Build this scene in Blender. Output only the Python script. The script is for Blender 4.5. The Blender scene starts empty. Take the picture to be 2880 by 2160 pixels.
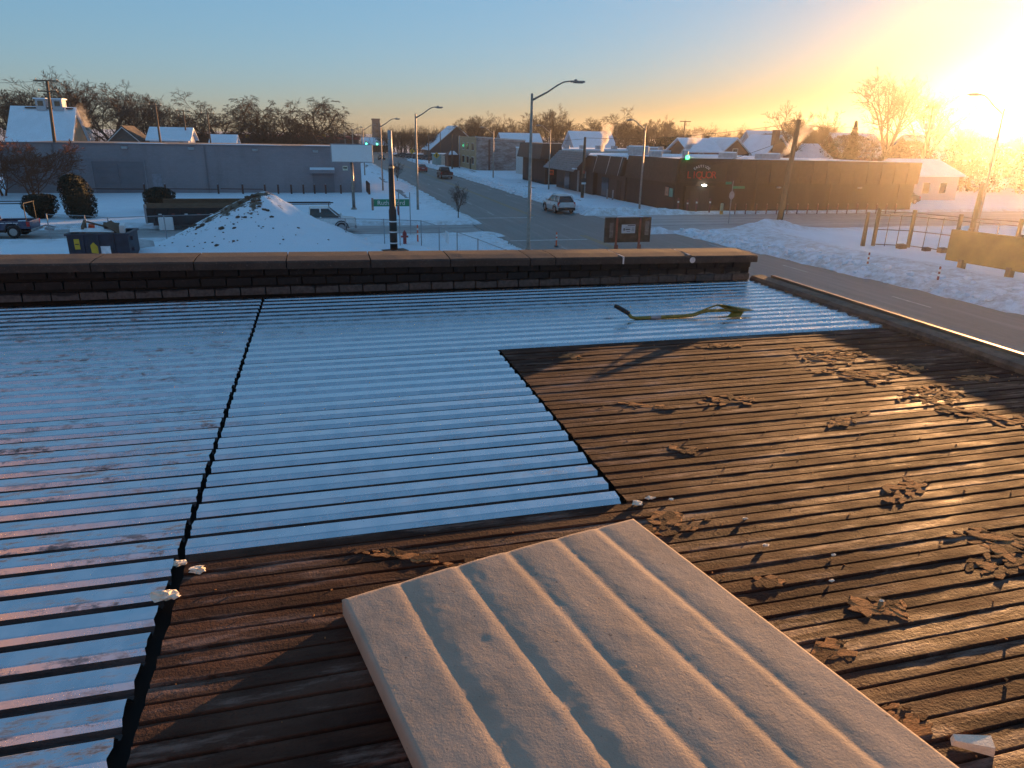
import bpy, math, random
import numpy as np
from mathutils import Vector, Matrix, noise
R = math.radians
random.seed(7)
SC = bpy.context.scene
COL = SC.collection

# ------------------------------------------------------------------ camera
cam = bpy.data.objects.new('camera', bpy.data.cameras.new('camera'))
COL.objects.link(cam)
SC.camera = cam
EYE = 7.2                      # phone held 1.63 m above the roof deck
def set_camera(lens, pitch, roll, head):
    p, r, h = R(pitch), R(roll), R(head)
    fw = Vector((math.sin(h)*math.cos(p), math.cos(h)*math.cos(p), -math.sin(p)))
    rt = Vector((math.cos(h), -math.sin(h), 0)); up = rt.cross(fw)
    a = rt*math.cos(r) + up*math.sin(r); b = up*math.cos(r) - rt*math.sin(r)
    m = Matrix((a, b, -fw)).transposed().to_4x4(); m.translation = (0, 0, EYE)
    cam.matrix_world = m
    cam.data.sensor_width = 36; cam.data.lens = lens
    cam.data.clip_start = 0.05; cam.data.clip_end = 6000
set_camera(24.66, 19.5, 1.1, 15.0)

# ------------------------------------------------------------------ sky, sun, exposure
SUN_EL, SUN_AZ = 3.5, 52.0
world = bpy.data.worlds.new('World'); SC.world = world; world.use_nodes = True
wt = world.node_tree
bg = wt.nodes['Background']
sky = wt.nodes.new('ShaderNodeTexSky'); sky.sky_type = 'NISHITA'; sky.sun_disc = False
sky.sun_elevation = R(SUN_EL); sky.sun_rotation = R(SUN_AZ)
sky.altitude = 200; sky.air_density = 1.0; sky.dust_density = 0.2; sky.ozone_density = 5.0
gam = wt.nodes.new('ShaderNodeGamma'); gam.inputs[1].default_value = 0.41      # softens the sky's contrast, as the phone did
wt.links.new(sky.outputs[0], gam.inputs[0])
sep = wt.nodes.new('ShaderNodeSeparateColor'); wt.links.new(sky.outputs[0], sep.inputs[0])
warm = wt.nodes.new('ShaderNodeMapRange'); warm.interpolation_type = 'SMOOTHSTEP'; warm.inputs[1].default_value = 0.06; warm.inputs[2].default_value = 2.4
wt.links.new(sep.outputs[0], warm.inputs[0])                                  # the redder the sky, the more golden
tint = wt.nodes.new('ShaderNodeMix'); tint.data_type = 'RGBA'; tint.blend_type = 'MULTIPLY'
wt.links.new(warm.outputs[0], tint.inputs[0]); cool = wt.nodes.new('ShaderNodeMix'); cool.data_type = 'RGBA'; cool.blend_type = 'MULTIPLY'; cool.inputs[0].default_value = 1.0; cool.inputs[7].default_value = (0.88, 1.00, 1.10, 1)
wt.links.new(gam.outputs[0], cool.inputs[6]); wt.links.new(cool.outputs[2], tint.inputs[6]); tint.inputs[7].default_value = (1.22, 0.73, 0.38, 1)
wt.links.new(tint.outputs[2], bg.inputs[0]); bg.inputs[1].default_value = 0.116
sl = bpy.data.lights.new('sun', 'SUN'); sl.energy = 5.0; sl.angle = R(0.6); sl.color = (1.0, 0.50, 0.19)
sun = bpy.data.objects.new('sun', sl); COL.objects.link(sun)
SUND = Vector((math.sin(R(SUN_AZ))*math.cos(R(SUN_EL)), math.cos(R(SUN_AZ))*math.cos(R(SUN_EL)), math.sin(R(SUN_EL))))
sun.rotation_euler = SUND.to_track_quat('Z', 'Y').to_euler()
SC.view_settings.view_transform = 'Standard'; SC.view_settings.look = 'None'
SC.view_settings.gamma = 1.0; SC.view_settings.use_curve_mapping = False
SC.view_settings.exposure = 1.88
SC.cycles.use_denoising = True
SC.cycles.max_bounces = 6; SC.cycles.diffuse_bounces = 3; SC.cycles.glossy_bounces = 3
SC.cycles.transparent_max_bounces = 8; SC.cycles.volume_bounces = 0
SC.cycles.sample_clamp_indirect = 6.0

# ------------------------------------------------------------------ mesh helpers
class MB:
    """collects shapes; build() links them as ONE mesh object"""
    def __init__(s): s.v = []; s.f = []; s.mi = []; s.cur = 0
    def mat(s, i): s.cur = i; return s
    def add(s, vs, fs):
        n = len(s.v); s.v.extend([tuple(map(float, p)) for p in vs])
        for f in fs: s.f.append(tuple(i+n for i in f)); s.mi.append(s.cur)
        return s
    def hexa(s, p):
        return s.add(p, [(0,3,2,1),(4,5,6,7),(0,1,5,4),(1,2,6,5),(2,3,7,6),(3,0,4,7)])
    def box(s, x0, y0, z0, x1, y1, z1):
        return s.hexa([(x0,y0,z0),(x1,y0,z0),(x1,y1,z0),(x0,y1,z0),(x0,y0,z1),(x1,y0,z1),(x1,y1,z1),(x0,y1,z1)])
    def obox(s, c, size, rz=0.0, rx=0.0, ry=0.0):
        M = Matrix.Rotation(rz,3,'Z') @ Matrix.Rotation(ry,3,'Y') @ Matrix.Rotation(rx,3,'X')
        a, b, d = size[0]/2, size[1]/2, size[2]/2
        ps = [(-a,-b,-d),(a,-b,-d),(a,b,-d),(-a,b,-d),(-a,-b,d),(a,-b,d),(a,b,d),(-a,b,d)]
        return s.hexa([M @ Vector(p) + Vector(c) for p in ps])
    def bbox(s, x0, y0, z0, x1, y1, z1, c):
        """box with a chamfer c on every upright and top edge"""
        def ring(i, z): return [(x0+i,y0+c,z),(x0+c,y0+i,z),(x1-c,y0+i,z),(x1-i,y0+c,z),(x1-i,y1-c,z),(x1-c,y1-i,z),(x0+c,y1-i,z),(x0+i,y1-c,z)]
        rs = [ring(0,z0), ring(0,z1-c), [(x0+c,y0+2*c,z1),(x0+2*c,y0+c,z1),(x1-2*c,y0+c,z1),(x1-c,y0+2*c,z1),(x1-c,y1-2*c,z1),(x1-2*c,y1-c,z1),(x0+2*c,y1-c,z1),(x0+c,y1-2*c,z1)]]
        return s.rings(rs)
    def rings(s, rs, cap=True, closed=True):
        n = len(rs[0]); vs = [p for r in rs for p in r]; fs = []
        for k in range(len(rs)-1):
            for i in range(n if closed else n-1):
                j = (i+1) % n
                fs.append((k*n+i, k*n+j, (k+1)*n+j, (k+1)*n+i))
        if cap: fs.append(tuple(range(n))[::-1]); fs.append(tuple((len(rs)-1)*n+i for i in range(n)))
        return s.add(vs, fs)
    def tube(s, path, rad, n=6, cap=True):
        path = [Vector(p) for p in path]
        if not hasattr(rad, '__len__'): rad = [rad]*len(path)
        rs = []; ref = None
        for i, p in enumerate(path):
            d = (path[min(i+1,len(path)-1)] - path[max(i-1,0)]).normalized()
            if ref is None:
                ref = Vector((0,0,1)) if abs(d.z) < .9 else Vector((1,0,0))
            u = d.cross(ref).normalized(); w = u.cross(d).normalized(); ref = w
            rs.append([p + (u*math.cos(2*math.pi*k/n) + w*math.sin(2*math.pi*k/n))*rad[i] for k in range(n)])
        return s.rings(rs, cap)
    def lathe(s, prof, o=(0,0,0), n=12, cap=True):
        return s.rings([[(o[0]+r*math.cos(2*math.pi*k/n), o[1]+r*math.sin(2*math.pi*k/n), o[2]+z) for k in range(n)] for r, z in prof], cap)
    def ext(s, poly, axis, lo, hi):
        """polygon extruded along an axis; poly is (a,b) in the other two axes, in order"""
        f = {'x': lambda a,b,t:(t,a,b), 'y': lambda a,b,t:(a,t,b), 'z': lambda a,b,t:(a,b,t)}[axis]
        return s.rings([[f(a,b,lo) for a,b in poly],[f(a,b,hi) for a,b in poly]])
    def disc(s, c, r, th, axis='y', n=16):
        f = {'x': lambda a,b,t:(c[0]+t,c[1]+a,c[2]+b), 'y': lambda a,b,t:(c[0]+a,c[1]+t,c[2]+b), 'z': lambda a,b,t:(c[0]+a,c[1]+b,c[2]+t)}[axis]
        ring = lambda t, q: [f(q*math.cos(2*math.pi*k/n), q*math.sin(2*math.pi*k/n), t) for k in range(n)]
        return s.rings([ring(-th/2, r*.93), ring(-th/4, r), ring(th/4, r), ring(th/2, r*.93)])
    def blob(s, c, r, seed=0, amp=.3, n=8, sq=(1,1,1), fr=1.3):
        rs = []
        for i in range(n+1):
            t = math.pi*i/n; ring = []
            for k in range(n+2):
                a = 2*math.pi*k/(n+2)
                d = Vector((math.sin(t)*math.cos(a), math.sin(t)*math.sin(a), math.cos(t)))
                q = r*(1 + amp*noise.noise(d*fr + Vector((seed*3.7, seed*1.3, seed))))
                ring.append((c[0]+d.x*q*sq[0], c[1]+d.y*q*sq[1], c[2]+d.z*q*sq[2]))
            rs.append(ring[::-1])
        return s.rings(rs, cap=False)

def build(name, mb, mats, parent=None, smooth=False, world=True, kind=None, label=None):
    """one mesh object; verts are world coordinates unless world=False (local to the parent)"""
    vs = mb.v
    if parent is not None and world:
        o = parent.get('_base', (0,0,0)); vs = [(p[0]-o[0], p[1]-o[1], p[2]-o[2]) for p in vs]
    me = bpy.data.meshes.new(name); me.from_pydata(vs, [], mb.f)
    if not isinstance(mats, (list, tuple)): mats = [mats]
    for m in mats: me.materials.append(m)
    if len(mats) > 1: me.polygons.foreach_set('material_index', mb.mi)
    if smooth: me.polygons.foreach_set('use_smooth', [True]*len(me.polygons))
    me.update()
    ob = bpy.data.objects.new(name, me); COL.objects.link(ob)
    if parent is not None:
        ob.parent = parent
        if parent.get('_base') is not None: ob['_base'] = parent['_base']
    if kind: ob['kind'] = kind
    if label: ob['label'] = label
    return ob
def tag(o, label, cat, group=None):
    o['label'] = label; o['category'] = cat
    if group: o['group'] = group
    return o
def thing(name, label, cat, loc=(0,0,0), rz=0.0, group=None):
    o = bpy.data.objects.new(name, None); COL.objects.link(o)
    o.location = loc; o.rotation_euler = (0,0,rz); o.empty_display_size = .3
    o['_base'] = tuple(loc)
    return tag(o, label, cat, group)
def copy_tree(o, parent=None):
    c = o.copy(); COL.objects.link(c); c.parent = parent
    for ch in o.children: copy_tree(ch, c)
    return c
def structure(name, mb, mats, smooth=False, parent=None):
    return build(name, mb, mats, parent=parent, smooth=smooth, kind='structure' if parent is None else None)

# ------------------------------------------------------------------ materials
def new_mat(name):
    m = bpy.data.materials.new(name); m.use_nodes = True
    nt = m.node_tree; b = nt.nodes['Principled BSDF']
    return m, nt, b
def N(nt, t, **kw):
    n = nt.nodes.new('ShaderNode'+t)
    for k, v in kw.items(): setattr(n, k, v)
    return n
def tex(nt, scale, detail=4, rough=.6, vec=None, stretch=None, dist=0.0):
    tc = N(nt, 'TexCoord'); src = tc.outputs['Object']
    if stretch:
        mp = N(nt, 'Mapping'); mp.inputs['Scale'].default_value = stretch
        nt.links.new(src, mp.inputs['Vector']); src = mp.outputs[0]
    n = N(nt, 'TexNoise'); n.inputs['Scale'].default_value = scale; n.inputs['Detail'].default_value = detail
    n.inputs['Roughness'].default_value = rough; n.inputs['Distortion'].default_value = dist
    nt.links.new(src, n.inputs['Vector']); return n.outputs['Fac']
def ramp(nt, fac, stops):
    r = N(nt, 'ValToRGB'); els = r.color_ramp.elements
    while len(els) < len(stops): els.new(.5)
    for e, (p, c) in zip(els, stops):
        e.position = p; e.color = (*c, 1) if hasattr(c, '__len__') else (c, c, c, 1)
    nt.links.new(fac, r.inputs[0]); return r.outputs[0]
def mixc(nt, fac, a, b, mode='MIX'):
    m = N(nt, 'Mix', data_type='RGBA', blend_type=mode)
    for s, v in ((m.inputs[0], fac), (m.inputs[6], a), (m.inputs[7], b)):
        if hasattr(v, 'links'): nt.links.new(v, s)
        elif hasattr(v, '__len__'): s.default_value = (*v, 1) if len(v) == 3 else v
        else: s.default_value = v
    return m.outputs[2]
def bump(nt, b, h, strength, dist=.01):
    n = N(nt, 'Bump'); n.inputs['Strength'].default_value = strength; n.inputs['Distance'].default_value = dist
    nt.links.new(h, n.inputs['Height']); nt.links.new(n.outputs[0], b.inputs['Normal']); return n
def pm(name, col, rough=.75, metal=0.0, var=.25, scale=3.0, bmp=0.0, bscale=None, stretch=None, spec=.5, col2=None):
    """plain procedural material: noise-varied colour and a little relief"""
    m, nt, b = new_mat(name)
    f = tex(nt, scale, 5, .6, stretch=stretch)
    lo = tuple(max(0, c*(1-var)) for c in col); hi = tuple(min(1, c*(1+var)) for c in (col2 or col))
    nt.links.new(ramp(nt, f, [(.3, lo), (.7, hi)]), b.inputs['Base Color'])
    b.inputs['Roughness'].default_value = rough; b.inputs['Metallic'].default_value = metal
    b.inputs['Specular IOR Level'].default_value = spec
    if bmp: bump(nt, b, tex(nt, bscale or scale*4, 5, .65, stretch=stretch), bmp, .02)
    return m
def emit(name, col, strength):
    m, nt, b = new_mat(name)
    b.inputs['Base Color'].default_value = (*col, 1)
    b.inputs['Emission Color'].default_value = (*col, 1); b.inputs['Emission Strength'].default_value = strength
    return m
def text_mesh(body, size, extrude=.02):
    cu = bpy.data.curves.new('lettering', 'FONT'); cu.body = body; cu.size = size; cu.extrude = extrude
    cu.align_x = 'CENTER'; cu.align_y = 'CENTER'; cu.resolution_u = 3
    t = bpy.data.objects.new('lettering', cu); COL.objects.link(t)
    dg = bpy.context.evaluated_depsgraph_get(); dg.update()
    me = bpy.data.meshes.new_from_object(t.evaluated_get(dg))
    bpy.data.objects.remove(t); bpy.data.curves.remove(cu)
    return me
def lettering(name, body, size, mat, parent, loc, rz=0.0, tilt=0.0, extrude=.02):
    """flat lettering facing -Y, standing upright, as a part; loc is in the parent's own frame"""
    me = text_mesh(body, size, extrude); me.materials.clear(); me.materials.append(mat)
    o = bpy.data.objects.new(name, me); COL.objects.link(o); o.parent = parent
    o.location = loc; o.rotation_euler = (Matrix.Rotation(rz,3,'Z') @ Matrix.Rotation(tilt,3,'Y') @ Matrix.Rotation(R(90),3,'X')).to_euler()
    return o
NTH = ['first','second','third','fourth','fifth','sixth','seventh','eighth','ninth','tenth','eleventh','twelfth','thirteenth','fourteenth','fifteenth','sixteenth','seventeenth','eighteenth']
def mat_block(name, col, bw, bh, mortar=.75, var=.12, rough=.85, stain=.35, stain_col=None):
    """coursed masonry, too far off to build: joints and block tones, with rain stains"""
    m, nt, b = new_mat(name)
    geo = N(nt, 'NewGeometry'); sp = N(nt, 'SeparateXYZ'); nt.links.new(geo.outputs['Position'], sp.inputs[0])
    ad = N(nt, 'Math', operation='ADD'); nt.links.new(sp.outputs[0], ad.inputs[0]); nt.links.new(sp.outputs[1], ad.inputs[1])
    cb = N(nt, 'CombineXYZ'); nt.links.new(ad.outputs[0], cb.inputs[0]); nt.links.new(sp.outputs[2], cb.inputs[1])
    br = N(nt, 'TexBrick'); br.inputs['Scale'].default_value = 1.0; br.inputs['Brick Width'].default_value = bw; br.inputs['Row Height'].default_value = bh; br.inputs['Mortar Size'].default_value = .012
    br.inputs['Color1'].default_value = (*[c*(1-var) for c in col],1); br.inputs['Color2'].default_value = (*[c*(1+var) for c in col],1); br.inputs['Mortar'].default_value = (*[c*mortar for c in col],1)
    nt.links.new(cb.outputs[0], br.inputs['Vector'])
    st_ = tex(nt, .55, 6, .7, stretch=(1,1,.16)); g_ = tex(nt, .18, 4, .6)
    c = mixc(nt, ramp(nt, st_, [(.50,0.0),(.72,stain)]), br.outputs['Color'], stain_col or [q*.45 for q in col])
    c = mixc(nt, ramp(nt, g_, [(.4,0.0),(.7,.35)]), c, [min(1,q*1.45) for q in col])
    nt.links.new(c, b.inputs['Base Color']); b.inputs['Roughness'].default_value = rough
    bump(nt, b, br.outputs['Fac'], -.35, .02); return m
def fbm(x, y, oct=4, s=1.0):
    a = 0; k = 1; t = 0
    for i in range(oct):
        a += k*noise.noise(Vector((x*s, y*s, 3.1*i))); t += k; k *= .5; s *= 2.1
    return a/t
# ================================================================== the roof we stand on
DECK = 5.57; PITCH = 0.1524
M_slab = pm('dark roof underlayer', (.012,.011,.010), .95)
M_wall = pm('old building brick', (.16,.09,.06), .9, scale=6, bmp=.4)

# --- old brown deck: rusted steel with tar, adhesive and insulation residue
def mat_brown():
    m, nt, b = new_mat('brown tarred deck')
    big = tex(nt, 1.1, 5, .65, stretch=(.8,1.6,1)); mid = tex(nt, 7, 6, .7, stretch=(.22,1.5,1)); fine = tex(nt, 70, 4, .7)
    c = ramp(nt, mid, [(.25,(.011,.0045,.0025)),(.5,(.040,.0155,.008)),(.72,(.082,.034,.017))])
    c = mixc(nt, ramp(nt, big, [(.50,0.0),(.66,.8)]), c, (.092,.047,.029))
    streak = tex(nt, 3.0, 6, .7, stretch=(.7,4.0,1))
    c = mixc(nt, ramp(nt, streak, [(.54,0.0),(.66,.8)]), c, (.19,.125,.098))
    c = mixc(nt, ramp(nt, fine, [(.28,.5),(.44,0.0)]), c, (.008,.005,.004))
    nt.links.new(c, b.inputs['Base Color'])
    nt.links.new(ramp(nt, mixc(nt, .5, big, streak), [(.42,.94),(.52,.82),(.66,.56)]), b.inputs['Roughness'])
    b.inputs['Specular IOR Level'].default_value = .22
    h = mixc(nt, .5, mid, fine)
    bump(nt, b, h, 1.0, .010)
    return m
M_brown = mat_brown()
M_resid = pm('insulation residue', (.36,.18,.075), .95, var=.5, scale=22, bmp=.9, bscale=60, stretch=(1,2.2,1), spec=.15)
M_dirtsm = M_slab

bld = thing('flat_roofed_building', 'flat roofed building under the camera with parapet and ribbed steel deck', 'building', (0,0,0))
mb = MB().box(-24,-12,0,5.32,8.02,5.40); build('wall', mb, M_wall, bld)
mb = MB().box(-23.9,-11.9,5.405,5.0,7.60,5.50); roof = build('roof_deck', mb, M_slab, bld)
build('unseen_reflecting_wall', MB().box(-24,-11.9,5.503,-7.2,-5.0,15.8), pm('tan reflecting wall', (.26,.165,.105), .9, scale=5, bmp=.3), bld)  # unseen wall, added so the left-hand ribs mirror its sunlit orange

def deck_profile(ribs, top, web, depth):
    """(y,z) down one panel of ribs, starting at a near bottom edge"""
    pts = []; bot = PITCH - top - 2*web; c = .0035
    for i in range(ribs):
        y = i*PITCH
        for yy, zz in ((0,-depth),(c,-depth+.001),(web*.46,-depth*.54),(web-c*.6,-c*.9),(web+c*.7,0),(web+top*.5,.0),(web+top-c*.7,0),(web+top+c*.6,-c*.9),(2*web+top-web*.46,-depth*.54),(2*web+top-c,-depth+.001),(2*web+top,-depth)):
            pts.append((y+yy, zz))
    pts.append((ribs*PITCH, -depth)); return pts
def strip_profile(ribs, depth):
    """old deck: 3-inch strips between narrow grooves, every second strip a touch lower"""
    pts = []
    for i in range(ribs*2):
        y = i*PITCH/2; lo = .003 if i % 2 else 0.0
        for yy, zz in ((0,-depth),(.0035,-depth),(.0070,-.0018-lo),(.0095,-lo),(.038,.0006-lo),(.0690,-lo),(.0715,-.0018-lo),(.0750,-depth)):
            pts.append((y+yy, zz))
    pts.append((ribs*PITCH, -depth)); return pts
def panel(name, x0, x1, y0, ribs, top, web, depth, z, mat, parent, step, wob, wig, seed, clip_y=None, ragged=0.0, smooth=False):
    prof = strip_profile(ribs, depth) if ragged else deck_profile(ribs, top, web, depth)
    if clip_y: prof = [p for p in prof if y0+p[0] <= clip_y]
    nx = max(2, int((x1-x0)/step)); xs = np.linspace(x0, x1, nx+1); n = len(prof)
    rng = random.Random(seed); tilt = [rng.uniform(-1,1)*wob for _ in range(ribs+2)]; hh = [rng.uniform(-1,1)*wob*.05 for _ in range(ribs+2)]
    vs = []
    for i, x in enumerate(xs):
        for j, (py, pz) in enumerate(prof):
            r = int(py/PITCH); t = py/PITCH - r
            zz = pz + tilt[r]*(t-.35)*PITCH*.5 + hh[r] + wig*fbm(x*1.7+seed, r*.37+seed, 2)*(.5 if pz < -.5*depth else 1)
            yy = y0+py
            if ragged:
                g = fbm(x*9+seed*5, (y0+py)*26, 3)
                zz += ragged*g*(1.0 if pz > -.6*depth else 2.2); yy += ragged*.8*fbm(x*14, yy*20+7, 2)
            xx = x
            if i == 0 or i == nx: xx += rng.uniform(-.004,.004) if not ragged else .012*fbm(yy*12, seed, 2)
            vs.append((xx, yy, z+zz))
    fs = [(i*n+j, (i+1)*n+j, (i+1)*n+j+1, i*n+j+1) for i in range(nx) for j in range(n-1)]
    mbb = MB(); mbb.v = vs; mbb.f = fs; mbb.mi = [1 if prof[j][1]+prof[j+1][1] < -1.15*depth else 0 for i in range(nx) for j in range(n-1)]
    return build(name, mbb, [mat, M_grime_shade] if not ragged else mat, parent, smooth=smooth)
# old panels: full length near the eye, only to the right of the new sheets farther out
y = -0.62; k = 0
while y < 5.30:
    near = y + 6*PITCH*.5 < 2.70
    ribs = 6
    top_y = 2.725 if near else 5.36
    left_x = -0.625 if near else 1.315
    nr = min(ribs, int(round((top_y - y)/PITCH)))
    if nr <= 0: break
    panel('deck_panel', left_x, 5.06, y, nr, .116, .008, .014, DECK-.012, M_brown, roof, .035, .012, .0015, 20+k, ragged=.0018)
    y += nr*PITCH; k += 1

M_grime_shade = pm('grime and painted shade in the valleys', (.040,.037,.037), .85, var=.6, scale=14, stretch=(.4,1,1), bmp=.5)  # groove debris, plus rib shade painted dark on valley bottoms and lower webs
# --- new galvanized sheets
def mat_galv(name='galvanized steel', k=.35):
    m, nt, b = new_mat(name)
    sp = tex(nt, 9, 5, .6, stretch=(1,.6,1)); dirt = tex(nt, 2.3, 7, .72, stretch=(.55,1.6,1)); dd = tex(nt, 26, 5, .75, stretch=(.35,1,1))
    c = ramp(nt, sp, [(.3,(.52,.57,.63)),(.7,(.64,.68,.73))])
    dm = mixc(nt, ramp(nt, dirt, [(.50-.06*(k > .5),0.0),(.66-.06*(k > .5),1.0)]), (0,0,0), ramp(nt, dd, [(.50,0.0),(.62,k)]))
    c = mixc(nt, dm, c, (.10,.085,.075))
    nt.links.new(c, b.inputs['Base Color']); b.inputs['Metallic'].default_value = 1.0
    me = N(nt, 'MapRange'); me.inputs[3].default_value = 1.0; me.inputs[4].default_value = .25
    nt.links.new(dm, me.inputs[0]); nt.links.new(me.outputs[0], b.inputs['Metallic'])
    r = mixc(nt, dm, ramp(nt, sp, [(.25,.20),(.75,.34)]), (.8,.8,.8)); nt.links.new(r, b.inputs['Roughness'])
    bump(nt, b, tex(nt, 14, 3, .5, stretch=(.4,1,1)), .05, .01)
    return m
M_galv = mat_galv(); M_galvd = mat_galv('dirty galvanized steel', .85)
ORD = ['nearest','second','third','fourth','fifth','sixth','seventh','eighth']
SHEET_G = 'new galvanized deck sheets on the roof'
yl = 7.615 - 7*6*PITCH
for i in range(7):
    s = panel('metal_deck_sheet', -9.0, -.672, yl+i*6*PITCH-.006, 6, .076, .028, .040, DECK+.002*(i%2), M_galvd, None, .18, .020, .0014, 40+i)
    tag(s, '%s galvanized ribbed sheet counted from the bottom in the left-hand run' % ORD[i], 'metal sheet', SHEET_G)
ym = 2.725
for i in range(3):
    nr = 6 if i < 2 else 5
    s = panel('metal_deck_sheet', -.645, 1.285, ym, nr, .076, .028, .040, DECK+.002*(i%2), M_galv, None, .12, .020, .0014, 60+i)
    tag(s, ['short galvanized ribbed sheet nearest the tan foam board', 'middle one of the three short galvanized sheets left of the brown deck', 'short galvanized sheet at the far corner of the brown deck'][i], 'metal sheet', SHEET_G)
    ym += nr*PITCH
yu = ym + .003
for i in range(3):
    nr = 6 if i < 2 else 3
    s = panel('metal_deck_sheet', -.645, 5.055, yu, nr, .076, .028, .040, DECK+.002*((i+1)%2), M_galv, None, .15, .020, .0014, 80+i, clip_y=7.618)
    tag(s, ['long galvanized sheet bordering the brown deck, just in front of the shovel', 'long galvanized sheet just behind the yellow-green shovel', 'long narrow galvanized sheet against the parapet'][i], 'metal sheet', SHEET_G)
    yu += nr*PITCH

# --- parapet: three brick courses under coping stones
M_brick = None
def mat_parapet():
    m, nt, b = new_mat('tar-coated brick')
    geo = N(nt, 'NewGeometry'); sep = N(nt, 'SeparateXYZ'); nt.links.new(geo.outputs['Position'], sep.inputs[0])
    n1 = N(nt, 'TexNoise'); n1.inputs['Scale'].default_value = 5; n1.inputs['Detail'].default_value = 6; nt.links.new(geo.outputs['Position'], n1.inputs['Vector'])
    n2 = N(nt, 'TexNoise'); n2.inputs['Scale'].default_value = 30; n2.inputs['Detail'].default_value = 5; nt.links.new(geo.outputs['Position'], n2.inputs['Vector'])
    # tar edge wanders around the top of the lowest course
    ad = N(nt, 'Math', operation='MULTIPLY_ADD'); ad.inputs[1].default_value = .11; nt.links.new(n1.outputs['Fac'], ad.inputs[0]); nt.links.new(sep.outputs['Z'], ad.inputs[2])
    mr = N(nt, 'MapRange'); mr.inputs[1].default_value = DECK+.140; mr.inputs[2].default_value = DECK+.152; nt.links.new(ad.outputs[0], mr.inputs[0])
    tar = ramp(nt, n2.outputs['Fac'], [(.3,(.003,.003,.003)),(.64,(.009,.008,.008)),(.76,(.04,.036,.034))])
    bare = ramp(nt, n2.outputs['Fac'], [(.25,(.04,.034,.031)),(.7,(.10,.088,.08))])
    nt.links.new(mixc(nt, mr.outputs[0], bare, tar), b.inputs['Base Color'])
    b.inputs['Roughness'].default_value = .7
    bump(nt, b, n2.outputs['Fac'], .6, .008); return m
M_tar = mat_parapet()
M_mortar = pm('old mortar', (.014,.013,.012), .95, scale=20, bmp=.5)
def mat_coping():
    m, nt, b = new_mat('weathered coping stone')
    a = tex(nt, 2.2, 6, .65); f = tex(nt, 40, 5, .7); s = tex(nt, 7, 6, .7)
    c = ramp(nt, a, [(.3,(.032,.025,.020)),(.7,(.070,.054,.044))])
    c = mixc(nt, ramp(nt, s, [(.52,0.0),(.66,.85)]), c, (.035,.032,.030))
    c = mixc(nt, ramp(nt, f, [(.56,0.0),(.70,.6)]), c, (.17,.13,.105))
    nt.links.new(c, b.inputs['Base Color']); b.inputs['Roughness'].default_value = .9
    bump(nt, b, mixc(nt, .5, s, f), .8, .006); return m
M_cop = mat_coping()
M_caulk = pm('pale joint sealant', (.62,.60,.58), .8, scale=30)
zs = lambda x: 0.030 - .0125*x            # the wall top drops a little to the right
mb = MB().hexa([(-9,7.645,5.45),(5.06,7.645,5.45),(5.06,8.0,5.45),(-9,8.0,5.45),(-9,7.645,5.83+zs(-9)),(5.06,7.645,5.83+zs(5)),(5.06,8.0,5.83+zs(5)),(-9,8.0,5.83+zs(-9))])
par = build('parapet', mb, M_mortar, bld)
bmesh_cache = {}
rng = random.Random(3)
def brick_mesh():
    q = MB().bbox(-.118,0,0,.118,.10,.076,.004)
    me = bpy.data.meshes.new('brick'); me.from_pydata(q.v, [], q.f); me.materials.append(M_tar); return me
BR = [brick_mesh() for _ in range(1)]
for course in range(3):
    x = -6.2 + (.12 if course % 2 else 0)
    while x < 4.95:
        o = bpy.data.objects.new('brick', BR[0]); COL.objects.link(o); o.parent = par
        zz = DECK + .012 + course*.0865 + zs(x)*(course+1)/3
        o.location = (x, 7.622 - rng.uniform(0,.008) - (.012 if course == 0 else 0), zz); o.rotation_euler = (rng.uniform(-.03,.03), 0, rng.uniform(-.012,.012))
        x += .2475
joints = [-5.7,-4.8,-3.95,-3.05,-2.2,-1.28,-.4,.45,1.3,2.2,2.5,3.32,4.2,5.09]
for i in range(len(joints)-1):
    a, b_ = joints[i]+.006, joints[i+1]-.006
    q = MB(); n = 7; rs = []
    for k in range(n):
        t = a + (b_-a)*k/(n-1); e = .004*fbm(t*3, i, 2); z0 = 5.832+zs(t); z1 = z0 + .082
        fr = 7.525 + .006*fbm(t*5, i+9, 3)
        rs.append([(t,fr,z0),(t,fr-.001,z1-.016+e),(t,fr+.016,z1+e),(t,fr+.25,z1+.010+e*2),(t,8.085,z1+.006),(t,8.10,z0)])
    q.rings([r[::-1] for r in rs])
    build('coping_stone', q, M_cop, par)
for t in (3.32,):
    q = MB().box(t-.0085,7.518,5.834+zs(t),t+.0085,8.0,5.92+zs(t)); build('joint_sealant', q, M_caulk, par)
q = MB().box(4.19,7.60,5.88+zs(4.2),4.212,8.0,5.922+zs(4.2)).disc((4.205,7.5205,5.868+zs(4.2)), .036, .006, 'y', 12); build('joint_sealant', q, M_caulk, par)

# --- low edge curb along the street side
M_curb = pm('weathered roof edge', (.115,.080,.055), .8, scale=9, bmp=.7, bscale=30, var=.5)
M_strip = pm('dull metal edge strip', (.22,.17,.13), .55, metal=.5, scale=8, var=.2)
q = MB(); rs = []
for k in range(80):
    t = -1.5 + 9.1*k/79; e = .006*fbm(t*4, 2, 3)
    rs.append([(5.055+e,t,5.45),(5.060+e,t,5.592+e),(5.085,t,5.620+e),(5.215,t,5.628+e),(5.31,t,5.60),(5.315,t,5.38)])
q.rings([r[::-1] for r in rs]); curb = build('edge_curb', q, M_curb, bld)
build('edge_strip', MB().box(5.285,-1.5,5.50,5.325,7.5,5.640), M_strip, curb)

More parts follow.
